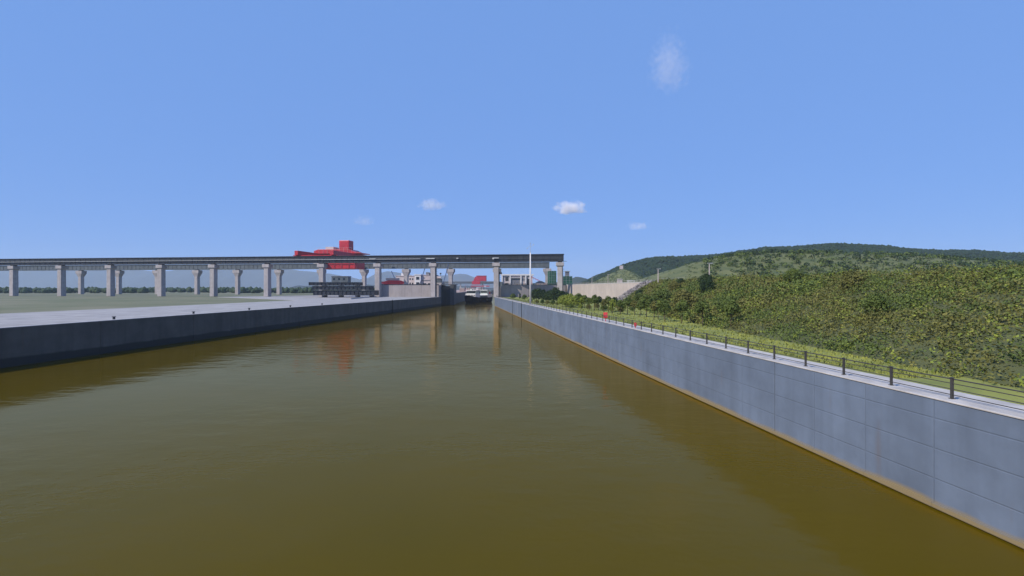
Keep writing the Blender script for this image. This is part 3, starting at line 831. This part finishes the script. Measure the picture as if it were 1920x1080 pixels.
def tree_proto(kind, seed):
    rng = random.Random(seed)
    if kind == 'standard':                 # clear stem and uneven round crown, 4 m
        H, r, th, cl, n, sz = 4.0, 1.25, .42, 11, 95, .16
    elif kind == 'dark':                   # dense dark tree
        H, r, th, cl, n, sz = 5.2, 2.1, .16, 20, 120, .19
    elif kind == 'bush':
        H, r, th, cl, n, sz = 3.4, 1.9, .12, 16, 120, .17
    elif kind == 'cone':
        H, r, th, cl, n, sz = 3.2, .85, .16, 9, 110, .13
    else:                                  # big bank shrub
        H, r, th, cl, n, sz = 5.0, 3.0, .08, 24, 150, .24
    tr = MB()
    lean = Vector((rng.uniform(-.25, .25), rng.uniform(-.25, .25), 0))
    top = Vector((0, 0, H * .62)) + lean
    mid = Vector((0, 0, H * .3)) + lean * .35
    tr.tube((0, 0, -.15), mid, .085 * H / 4, .065 * H / 4, 7)
    tr.tube(mid, top, .065 * H / 4, .03 * H / 4, 7)
    lv = MB()
    z0 = H * th + (.35 * r if kind != 'standard' else .5)
    for i in range(cl):
        t = (i + .5) / cl
        a = i * 2.4 + rng.uniform(-.5, .5)
        z = z0 + (H - z0 - .3) * t
        prof = math.sin(math.pi * min(1, .18 + .82 * t) ** .9) if kind != 'cone' else (1 - t * .85)
        rr = r * max(.15, prof) * rng.uniform(.35, .8)
        c = Vector((math.cos(a) * rr, math.sin(a) * rr, z)) + lean
        leaf_cloud(lv, c, r * rng.uniform(.30, .52), n, sz, rng)
        b0 = mid.lerp(top, rng.uniform(.1, .95))
        tr.tube(b0, c, .028 * H / 4, .010, 5)
    return tr, lv
protos = {}
def tree(kind, var, leafkey, x, y, z, scale, label, cat='tree', name=None, group=None, rot=None):
    key = (kind, var, leafkey)
    rng = random.Random(hash((round(x * 7), round(y * 7))) & 0xffff)
    name = name or {'standard': 'lawn_tree', 'dark': 'dense_tree', 'bush': 'bush', 'cone': 'conical_shrub', 'big': 'bank_shrub'}[kind]
    if key not in protos:
        tr, lv = tree_proto(kind, var * 17 + 3)
        root = thing(name, label, cat)
        tr.build('trunk' if kind in ('standard', 'dark') else 'stems', M['bark'], root, True)
        lv.build('crown' if kind in ('standard', 'dark') else 'foliage', M[leafkey], root)
        protos[key] = root
    else:
        root = copy_tree(protos[key])
        root.name = name
    root.location = (x, y, z)
    root.rotation_euler = (0, 0, rng.uniform(0, 6.28) if rot is None else rot)
    root.scale = (scale * rng.uniform(.92, 1.1),) * 2 + (scale,)
    tag(root, label, cat, group)
    if group is None and 'group' in root: del root['group']
    return root
def at(px, y): return (px - 960) / 900 * y
# near the far pier
tree('bush', 1, 'leaf', at(962, 240), 240, DZ, .82, 'small isolated round bush between the water-edge pier and the lamp mast', 'bush')
tree('cone', 1, 'leaf_dark', at(975, 226), 226, DZ, 1.0, 'small dark pointed shrub just left of the lamp mast', 'shrub')
tree('bush', 2, 'leaf', at(983.5, 220), 222, DZ, .75, 'small bush directly behind the lamp mast', 'bush')
ORD = ['first', 'second', 'third', 'fourth', 'fifth', 'sixth', 'seventh', 'eighth', 'ninth', 'tenth', 'eleventh', 'twelfth', 'thirteenth', 'fourteenth', 'fifteenth', 'sixteenth']
for i, (px, y, s_) in enumerate(((1002, 196, .98), (1010, 190, 1.02), (1019, 186, .95), (1027, 183, .86), (1034, 178, .92), (1040, 174, 1.1), (1048, 170, .92), (1054.5, 168, .86))):
    tree('dark', i % 3, 'leaf_dark', at(px, y), y, DZ, s_, '%s dense dark tree from the lamp mast in the dark clump before the end pier' % ORD[i], group='dense dark trees in the clump')
for i, (px, y, s_) in enumerate(((994, 186, .5), (1006, 172, .42), (1016, 166, .5), (1026, 160, .45), (1037, 154, .55), (1046, 150, .45))):
    tree('bush', 1 + i % 2, 'leaf_olive' if i % 2 else 'leaf', at(px, y), y, DZ, s_, 'low hedge bush, %s from the lamp mast, in front of the dark clump' % ORD[i], 'bush', 'hedge_bush', 'low hedge bushes before the dark clump')
for i, (px, y, s_) in enumerate(((1054, 146, .95), (1061, 142, 1.0), (1068, 140, 1.1), (1075, 137, .98), (1080, 150, 1.0), (1090, 150, .9))):
    tree('bush', 1 + i % 3, 'leaf_yellow', at(px, y), y, DZ, s_, 'bright yellow-green bush, %s one right of the dark clump' % ORD[i], 'bush', 'yellow_green_bush', 'yellow-green bushes behind the railing')
std = [(1064, 150, 1.05, 'leaf_dark'), (1085, 141, 1.02, 'leaf'), (1096, 133, .92, 'leaf'), (1114, 119, 1.0, 'leaf'), (1122.5, 124, .88, 'leaf_dark'), (1141, 113, .93, 'leaf'), (1153.5, 116, .86, 'leaf_dark'), (1176, 101, .95, 'leaf'), (1190, 99, .8, 'leaf_olive'), (1212, 92, 1.1, 'leaf'), (1226, 84, .85, 'leaf_olive'), (1247, 80, .92, 'leaf'), (1278, 76, .95, 'leaf'), (1318, 72, .95, 'leaf'), (1370, 66, 1.0, 'leaf')]
for i, (px, y, s_, lf) in enumerate(std):
    tree('standard', i % 4, lf, at(px, y), y, DZ, s_, 'small clear-stemmed tree on the lawn behind the railing, %s counted from the far end' % ORD[i], group='small trees planted along the lawn')
for i, (px, y, s_) in enumerate(((1103, 124, .40), (1130, 118, .38), (1147, 112, .42), (1163, 106, .45), (1072, 128, .38), (1088, 126, .42), (1118, 128, .45), (1136, 122, .36), (1169, 118, .5), (1158, 124, .5), (1185, 112, .45))):
    tree('bush', 1 + i % 3, ('leaf_olive', 'leaf', 'leaf_yellow')[i % 3], at(px, y), y, DZ, s_, 'low bush between the small lawn trees, %s of its row' % ORD[i], 'bush', 'low_bush', 'low bushes between the lawn trees')
for i, (px, y, s_, lf) in enumerate(((1091, 128, .8, 'leaf_yellow'), (1106, 121, .82, 'leaf'), (1132, 109, .78, 'leaf_olive'), (1148, 104, .8, 'leaf_yellow'), (1163, 101, .8, 'leaf'), (1200, 92, .8, 'leaf'), (1234, 88, .85, 'leaf_yellow'))):
    tree('standard', (i + 2) % 4, lf, at(px, y), y, DZ, s_, 'slighter young tree in the front lawn row, %s counted from the far end' % ORD[i], 'tree', 'young_tree', 'slight young trees nearest the railing')

# rough ground cover tufts on the lawn: uncountable
rng = random.Random(4)
mb = MB()
for _ in range(9000):
    y = 30 + 240 * rng.random() ** 1.3
    x0, x1 = wr(y) + 3.75, 28.3 + max(0, y - 60) * .09
    x = rng.uniform(x0, x1)
    if rng.random() < .5: x = x0 + (x1 - x0) * rng.random() ** 2.2
    h = rng.uniform(.05, .18)
    a = rng.uniform(0, 3.14)
    dx, dy = math.cos(a) * h * .8, math.sin(a) * h * .8
    mb.add([(x - dx, y - dy, DZ - .03), (x + dx, y + dy, DZ - .03), (x + dx * .4 + .05, y + dy * .4, DZ + h), (x - dx * .5, y - dy * .5, DZ + h * .9)], [(0, 1, 2, 3)])
tag(mb.build('grass_tufts', M['lawn'], None), 'rough grass tufts growing over the lawn', 'grass', None, 'stuff')

# planted bank at the right
foot_pts = [(44.2, 199), (41.5, 175), (37.5, 150), (33.5, 120), (30.5, 95), (29, 70), (28.5, 40), (28, 0), (28, -60)]
top_pts = [(tl(166) - .2, 166), (tl(150) - .2, 150), (tl(132), 132), (tl(112), 112), (tl(92), 92), (tl(68), 68), (tl(40), 40), (tl(0), 0), (tl(-60), -60)]
def bank_pt(u, v):
    k = min(len(foot_pts) - 2, int(u)); t = u - k
    f = Vector(foot_pts[k]).lerp(Vector(foot_pts[k + 1]), t)
    g = Vector(top_pts[k]).lerp(Vector(top_pts[k + 1]), t)
    q = f.lerp(g, v)
    z = DZ - .1 + (TZ - DZ + .1) * (v + .10 * math.sin(math.pi * v))
    z += .5 * noise.noise(Vector((q.x * .12, q.y * .12, 3))) * math.sin(math.pi * min(1, v * 1.0))
    return Vector((q.x, q.y, z))
nu, nv = 96, 14
vs = [bank_pt(i / nu * 7.999, j / nv) for i in range(nu + 1) for j in range(nv + 1)]
fs = [(i * (nv + 1) + j, i * (nv + 1) + j + 1, (i + 1) * (nv + 1) + j + 1, (i + 1) * (nv + 1) + j) for i in range(nu) for j in range(nv)]
struct(MB().add(vs, fs).build('embankment', M['rough'], smooth=True))
# rubble strip along the end of the bank
rng = random.Random(8)
mb, md = MB(), MB()
def rock(m_, c, r):
    bm = bmesh.new()
    bmesh.ops.create_icosphere(bm, subdivisions=1, radius=1)
    sx, sy, sz = r * rng.uniform(.7, 1.4), r * rng.uniform(.7, 1.4), r * rng.uniform(.45, .9)
    rot = Matrix.Rotation(rng.uniform(0, 3.1), 3, 'Z')
    vs_ = []
    for v in bm.verts:
        k_ = 1 + .28 * noise.noise(v.co * 1.7 + Vector(c))
        q = rot @ Vector((v.co.x * sx * k_, v.co.y * sy * k_, v.co.z * sz * k_))
        vs_.append(q + Vector(c))
    m_.add(vs_, [tuple(v.index for v in f.verts) for f in bm.faces])
    bm.free()
for i in range(520):
    v = rng.random()
    u = rng.random() ** 1.2 * .62 - .16 * (1 - v)
    q = bank_pt(max(0, u), v)
    if u < 0: q = q + Vector((-.5, 5.0, 0)) * (-u * 5) + Vector((0, 0, -1.0 * v * 0))
    rock(mb if rng.random() < .55 else md, q + Vector((0, 0, .15)), rng.uniform(.35, .95))
tag(mb.build('rubble', M['rock'], None), 'pale loose rubble tipped down the end of the planted bank', 'rubble', None, 'stuff')
tag(md.build('rubble', M['rock_dark'], None), 'dark loose rubble mixed into the pale stones at the bank end', 'rubble', None, 'stuff')
# undergrowth
rng = random.Random(21)
mb, m2_, m3_ = MB(), MB(), MB()
for i in range(8200):
    u = .75 + 6.6 * rng.random() ** .92
    v = rng.uniform(.0, .99)
    q = bank_pt(u, v)
    r_ = rng.uniform(.5, 1.3) if rng.random() < .92 else rng.uniform(1.3, 2.1)
    leaf_cloud(m3_ if rng.random() < .16 else mb if noise.noise(q * .16) + rng.uniform(-.3, .3) > 0 else m2_, q + Vector((0, 0, r_ * .3)), r_, 40, .19 if q.y > 70 else .13, rng, .7)
tag(mb.build('undergrowth', M['leaf_olive'], None), 'olive undergrowth covering the bank', 'undergrowth', None, 'stuff')
tag(m3_.build('undergrowth', M['leaf_yellow'], None), 'undergrowth scattered over the bank, sunlit highlights put into its yellow-green leaves', 'undergrowth', None, 'stuff')  # yellow leaf colour stands in for bright highlights on the bushes
tag(m2_.build('undergrowth', M['leaf'], None), 'green undergrowth covering the bank', 'undergrowth', None, 'stuff')
for i, (u, v, s_, lf) in enumerate(((1.5, .25, .55, 'leaf_dark'), (2.1, .12, .6, 'leaf'), (2.6, .5, .6, 'leaf_olive'), (3.2, .15, .75, 'leaf'), (3.0, .72, .6, 'leaf_dark'), (3.7, .45, .7, 'leaf_dark'), (4.1, .12, .8, 'leaf_olive'), (4.4, .8, .5, 'leaf'), (4.8, .15, .5, 'leaf'), (5.2, .6, .5, 'leaf_olive'), (5.7, .3, .42, 'leaf'), (2.2, .75, .45, 'leaf_dark'))):
    q = bank_pt(u, v)
    tree('big', i % 3, lf, q.x, q.y, q.z - .1, s_, 'broad rounded shrub growing out of the planted bank, %s from the rubble' % ORD[i], 'shrub', None, 'rounded shrubs on the bank')

# white kerb line along the bank top
kb = MB().seg((tl(166), 166), (tl(-60), -60), -.7, .1, TZ - .3, TZ + .12).build('kerb', M['pave'], None)
tag(kb, 'pale kerb along the top of the planted bank', 'kerb')
# red sign and lifebuoy boxes on the railing
def red_box(y, h, w_, label):
    b = thing('lifebuoy_box', label, 'box', (wr(y) + .95, y, DZ + .05))
    MB().box(-.05, .05, -.05, .05, 0, h * .55).build('post', M['red_bright'], b)
    MB().box(-w_ / 2, w_ / 2, -.16, .16, h * .4, h).build('box', M['red_bright'], b, bevel=.04)
    MB().box(-w_ * .32, w_ * .32, -.18, -.16, h * .6, h * .9).build('front_panel', mat('pale_red_paint', (.7, .1, .1), .5), b)
red_box(79.5, 1.5, .62, 'bright red lifebuoy box on a post at the railing')
red_box(66.3, .75, .32, 'small red box low at the railing, the lesser of the two red ones')

# lamp posts on the terrace
for px, y, h, lab in ((1110, 330, 5.5, 'short pale post on the terrace at the foot of the hill'),
                      (1140, 260, 5.6, 'pale lamp post on the terrace above the cream retaining wall'),
                      (1234, 150, 4.2, 'pale yellow lamp post above the top of the planted bank'),
                      (1330, 120, 4.4, 'pale lamp post on the terrace farther right above the bank')):
    b = thing('lamp_post', lab, 'lamp post', (at(px, y), y, TZ - .1), 0)
    MB().tube((0, 0, 0), (0, 0, h), .16, .10).build('pole', M['plaster'], b)
    MB().box(-.1, .9, -.12, .12, h - .1, h + .08).box(-.5, .1, -.12, .12, h - .05, h + .06).build('lamp_head', M['pale_steel'], b)
b = thing('site_shelter', 'small pale site shelter on the terrace below the hill', 'shelter', (at(1184, 270), 270, TZ - .1))
MB().box(-2, 2, 0, 2.5, 2.0, 2.4).build('roof', M['white'], b)
for x in (-1.7, 1.7):
    for y in (.2, 2.3):
        MB().box(x - .1, x + .1, y - .1, y + .1, 0, 2.0).build('post', M['white'], b)
MB().box(-1.4, 1.4, .6, 2.0, 0, 1.0).build('counter', M['net'], b)
b = thing('signal_board', 'pinkish board on a mast on the grassy hillside ridge', 'board', (at(1165, 600), 600, 20))
MB().box(-2.2, 2.2, -.3, .3, 12, 19).build('board', M['plaster'], b)
MB().box(-.5, .5, -.2, .2, -6, 12).build('mast', M['plaster'], b)
b = thing('pale_kiosk', 'small cream kiosk on the terrace below the hillside board', 'kiosk', (at(1163, 330), 330, TZ - .1))
MB().box(-1.5, 1.5, 0, 3, 0, 4.2).build('wall', M['plaster'], b)
MB().box(-1.8, 1.8, -.3, 3.3, 4.203, 4.5).build('roof', M['white'], b)
# terrace railings
b = thing('terrace_fence', 'thin pale fence along the top of the cream retaining wall', 'fence', (tl(300) + .5, 300, TZ + .3))
for i in range(46):
    y = -i * 3.6
    MB().box(-.08 * y - .04, -.08 * y + .04, y - .04, y + .04, 0, .8).build('post', M['conc'], b)
for z in (.4, .8):
    MB().bar((0, 0, z), (.08 * 162, -162, z), .05).build('rail', M['conc'], b)

# ------------------------------------------------------------------ hills
def lerp_prof(prof, x):
    if x <= prof[0][0]: return prof[0][1]
    for (a, za), (b_, zb) in zip(prof, prof[1:]):
        if x <= b_:
            t = (x - a) / (b_ - a)
            t = t * t * (3 - 2 * t) * .5 + t * .5
            return za + (zb - za) * t
    return prof[-1][1]
def ridge(name, prof, y0, yc, y1, z0, m, nx, ny, amp, nsc, cover=None, front=1.0):
    xs0, xs1 = prof[0][0], prof[-1][0]
    vs = []
    def hgt(x, y):
        t = (y - y0) / (yc - y0) if y < yc else (y1 - y) / (y1 - yc)
        t = max(0, min(1, t)); t = t ** front
        t = t * t * (3 - 2 * t)
        h_ = (lerp_prof(prof, x) - z0) * t
        return z0 + h_ + amp * noise.fractal(Vector((x * nsc, y * nsc, 1.3)), 1, 2, 5) * min(1, h_ / 12)
    for j in range(ny + 1):
        y = y0 + (y1 - y0) * j / ny
        for i in range(nx + 1):
            x = xs0 + (xs1 - xs0) * i / nx
            vs.append((x, y, hgt(x, y)))
    fs = [(j * (nx + 1) + i, j * (nx + 1) + i + 1, (j + 1) * (nx + 1) + i + 1, (j + 1) * (nx + 1) + i) for j in range(ny) for i in range(nx)]
    o_ = struct(MB().add(vs, fs).build(name, m, smooth=True))
    return hgt
def ang(px, y): return (px - 960) / 900 * y
def zz(py, y): return 11 + (540 - py) / 900 * y
Y = 700
prof = [(ang(px, Y), zz(py, Y)) for px, py in ((1085, 533), (1106, 529), (1112, 525), (1139, 513), (1161, 504), (1178, 498), (1195, 492), (1215, 488), (1232, 485), (1263, 485), (1320, 482), (1420, 470), (1560, 462), (1700, 470), (1900, 480), (2100, 500), (2400, 530))]
hh = ridge('wooded_hill', prof, 470, Y, 1100, TZ - .5, M['hill'], 160, 70, 3, .02, front=.8)
# forest canopy on the hill: uncountable
rng = random.Random(31)
mb, m2_ = MB(), MB()
cnt = 0
ico = bmesh.new(); bmesh.ops.create_icosphere(ico, subdivisions=1, radius=1)
icov = [v.co.copy() for v in ico.verts]; icof = [tuple(v.index for v in f.verts) for f in ico.faces]; ico.free()
def cleared(x, y): return y < 655 and x / y < .232 - (655 - y) * .0006 and x / y > .10
for _ in range(16000):
    y = rng.uniform(490, 730)
    x = y * rng.uniform(.15, 1.18)
    if x > 1000 or cleared(x, y): continue
    h_ = hh(x, y)
    if h_ < TZ + 1.5: continue
    r_ = rng.uniform(1.3, 3.2)
    tgt = mb if rng.random() < .5 else m2_
    tgt.add([(x + v.x * r_ * (1 + rng.uniform(-.3, .3)), y + v.y * r_, h_ + .6 + v.z * r_ * rng.uniform(.6, 1.15)) for v in icov], icof)
    cnt += 1
tag(mb.build('hill_forest', leafmat('dark_forest_leaves', (.014, .030, .010), (.006, .014, .006)), None), 'dark green forest canopy covering the right-hand hill', 'forest', None, 'stuff')
tag(m2_.build('hill_forest', leafmat('forest_leaves', (.024, .045, .014), (.010, .022, .008)), None), 'lighter tree crowns mixed through the forest on the hill', 'forest', None, 'stuff')
# grassy cut slope in front of the hill
Y = 560
prof = [(ang(px, Y), zz(py, Y)) for px, py in ((1100, 534), (1115, 529), (1135, 519.5), (1152, 511), (1163, 505), (1172, 508), (1180, 520), (1190, 533))]
hs_ = ridge('grass_slope', prof, 420, Y, 640, TZ - .5, M['slope'], 50, 40, 1.2, .03)
Y = 285
prof = [(ang(px, Y), zz(py, Y)) for px, py in ((1188, 535), (1200, 529), (1228, 519), (1263, 506), (1310, 492), (1380, 478), (1500, 474), (1700, 480), (1950, 500), (2200, 530))]
hm_ = ridge('grass_mound', prof, 215, Y, 420, TZ - .3, M['slope'], 110, 40, .6, .05)
# scrub on the cut slopes and woods over the right of the mound: uncountable
rng = random.Random(77)
mb, m2_ = MB(), MB()
for _ in range(5200):
    if rng.random() < .72:
        x, y = rng.uniform(60, 480), rng.uniform(222, 330)
        h_ = hm_(x, y)
        if h_ < TZ + .3 or (x / y < .36 and rng.random() < .8): continue
    else:
        x, y = rng.uniform(90, 145), rng.uniform(440, 600)
        h_ = hs_(x, y)
        if h_ < TZ + .5: continue
    r_ = rng.uniform(.3, .9) if x / y < .40 else rng.uniform(.8, 2.3)
    leaf_cloud(mb if rng.random() < .5 else m2_, (x, y, h_ + r_ * .4), r_, 26, r_ * .33, rng, .7)
tag(mb.build('slope_scrub', M['leaf'], None), 'green scrub dotted over the grassy slopes behind the terrace', 'scrub', None, 'stuff')
tag(m2_.build('slope_scrub', M['leaf_dark'], None), 'dark scrub dotted over the grassy slopes behind the terrace', 'scrub', None, 'stuff')
rng = random.Random(78)
mb = MB()
for _ in range(4200):
    y = rng.uniform(520, 900); x = -rng.uniform(190, 1250)
    if noise.noise(Vector((x * .012, y * .02, 5))) < -.02: continue
    r_ = rng.uniform(1.8, 4.2)
    mb.add([(x + v.x * r_ * (1 + rng.uniform(-.3, .3)), y + v.y * r_, 5.3 + r_ * .7 + v.z * r_ * rng.uniform(.7, 1.3)) for v in icov], icof)
tag(mb.build('distant_woods', M['leaf_dark'], None), 'dark belt of distant woodland across the flat land at the left', 'woods', None, 'stuff')
# far mountains
Y = 5200
prof = [(ang(px, Y), zz(py, Y)) for px, py in ((-500, 520), (-200, 505), (100, 498), (300, 508), (480, 500), (600, 512), (656, 519), (676, 524), (700, 520), (714, 512), (727, 509), (740, 511), (760, 514), (778, 518), (800, 520), (830, 519), (848, 516), (862, 514), (874, 515), (886, 520), (900, 526), (925, 533), (960, 538))]
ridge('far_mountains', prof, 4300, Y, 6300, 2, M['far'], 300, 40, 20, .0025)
Y = 1600
prof = [(ang(px, Y), zz(py, Y)) for px, py in ((940, 537), (1000, 533), (1040, 531), (1070, 527), (1080, 521), (1092, 524), (1102, 527), (1130, 522), (1200, 516), (1400, 505), (1700, 500), (2000, 505))]
ridge('far_hills', prof, 1300, Y, 2100, 2, M['hill'], 260, 40, 9, .012)
Y = 1500
prof = [(ang(px, Y), zz(py, Y)) for px, py in ((560, 536), (700, 534.5), (830, 535.5), (870, 537), (905, 539), (925, 540), (960, 540), (1000, 536), (1100, 532), (1500, 532))]
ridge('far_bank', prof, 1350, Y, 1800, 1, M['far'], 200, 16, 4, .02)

# ------------------------------------------------------------------ clouds (well outside the haze)
def cloud(px, py, wpx, hpx, dens, seed, label, Yc=7000):
    k = Yc / 900
    bpy_me = bmesh.new()
    bmesh.ops.create_icosphere(bpy_me, subdivisions=4, radius=1)
    rx, rz_, ry = wpx / 2 * k, hpx / 2 * k, wpx / 2 * k * .7
    me = bpy.data.meshes.new('cloud'); 
    for v in bpy_me.verts:
        f = 1 + .35 * noise.fractal(v.co * 1.6 + Vector((seed, 0, 0)), 1, 2, 4)
        v.co = Vector((v.co.x * rx * f, v.co.y * ry * f, v.co.z * rz_ * f * (1 if v.co.z > 0 else .6)))
    bpy_me.to_mesh(me); bpy_me.free()
    m = bpy.data.materials.new('cloud_vapour'); m.use_nodes = True
    Nn, Ll = m.node_tree.nodes, m.node_tree.links
    Nn.clear()
    out = Nn.new('ShaderNodeOutputMaterial'); pv = Nn.new('ShaderNodeVolumePrincipled')
    pv.inputs['Color'].default_value = (1, .97, .97, 1)
    pv.inputs['Anisotropy'].default_value = -.3
    tc = Nn.new('ShaderNodeTexCoord')
    mp = Nn.new('ShaderNodeMapping'); mp.inputs['Scale'].default_value = (1 / rx, 1 / ry, 1 / rz_)
    Ll.new(tc.outputs['Object'], mp.inputs[0])
    ln = Nn.new('ShaderNodeVectorMath'); ln.operation = 'LENGTH'; Ll.new(mp.outputs[0], ln.inputs[0])
    nz_ = Nn.new('ShaderNodeTexNoise'); nz_.inputs['Scale'].default_value = 3.2 / rx * (1.4 if wpx < hpx else 1); nz_.inputs['Detail'].default_value = 5
    mp2 = Nn.new('ShaderNodeMapping'); mp2.inputs['Location'].default_value = (seed * 977, 0, 0)
    Ll.new(tc.outputs['Object'], mp2.inputs[0]); Ll.new(mp2.outputs[0], nz_.inputs['Vector'])
    # density = clamp((1 - r) * 1.2 + (noise - .5) * 2.6 - .25)
    m1 = Nn.new('ShaderNodeMath'); m1.operation = 'MULTIPLY_ADD'; Ll.new(ln.outputs['Value'], m1.inputs[0]); m1.inputs[1].default_value = -1.3; m1.inputs[2].default_value = 1.0 - 1.30
    m2 = Nn.new('ShaderNodeMath'); m2.operation = 'MULTIPLY_ADD'; Ll.new(nz_.outputs[0], m2.inputs[0]); m2.inputs[1].default_value = 2.8; Ll.new(m1.outputs[0], m2.inputs[2])
    m3 = Nn.new('ShaderNodeMath'); m3.operation = 'MAXIMUM'; Ll.new(m2.outputs[0], m3.inputs[0]); m3.inputs[1].default_value = 0
    m4 = Nn.new('ShaderNodeMath'); m4.operation = 'MULTIPLY'; Ll.new(m3.outputs[0], m4.inputs[0]); m4.inputs[1].default_value = dens / (ry * 2)
    Ll.new(m4.outputs[0], pv.inputs['Density']); Ll.new(pv.outputs[0], out.inputs['Volume'])
    me.materials.append(m)
    o_ = bpy.data.objects.new('cloud', me); C.objects.link(o_)
    o_.location = ((px - 960) * k, Yc, 11 + (540 - py) * k)
    tag(o_, label, 'cloud')
    return o_
cloud(1068, 391, 78, 34, 5.0, 3, 'brightest small white cloud, low in the sky above the end pier')
cloud(811, 385, 60, 30, 2.0, 5, 'small faint cloud above the second gantry pier')
cloud(1196, 425, 52, 22, 1.0, 9, 'very faint cloud low above the wooded hill')
cloud(1254, 125, 90, 150, .7, 12, 'wispy tall cloud high in the sky at the right')
cloud(682, 415, 50, 26, .6, 14, 'barely visible cloud wisp low above the red crane')

# ------------------------------------------------------------------ haze
hm = bpy.data.materials.new('haze_air'); hm.use_nodes = True
Nn, Ll = hm.node_tree.nodes, hm.node_tree.links
Nn.clear()
out = Nn.new('ShaderNodeOutputMaterial'); pv = Nn.new('ShaderNodeVolumePrincipled')
pv.inputs['Color'].default_value = (.66, .80, 1, 1)
pv.inputs['Density'].default_value = .00012
pv.inputs['Anisotropy'].default_value = .0
Ll.new(pv.outputs[0], out.inputs['Volume'])
hz = MB().box(-9500, 9500, -450, 6450, -4.5, 300).build('haze', hm)
tag(hz, 'thin pale blue haze filling the air over the canal', 'haze', None, 'stuff')
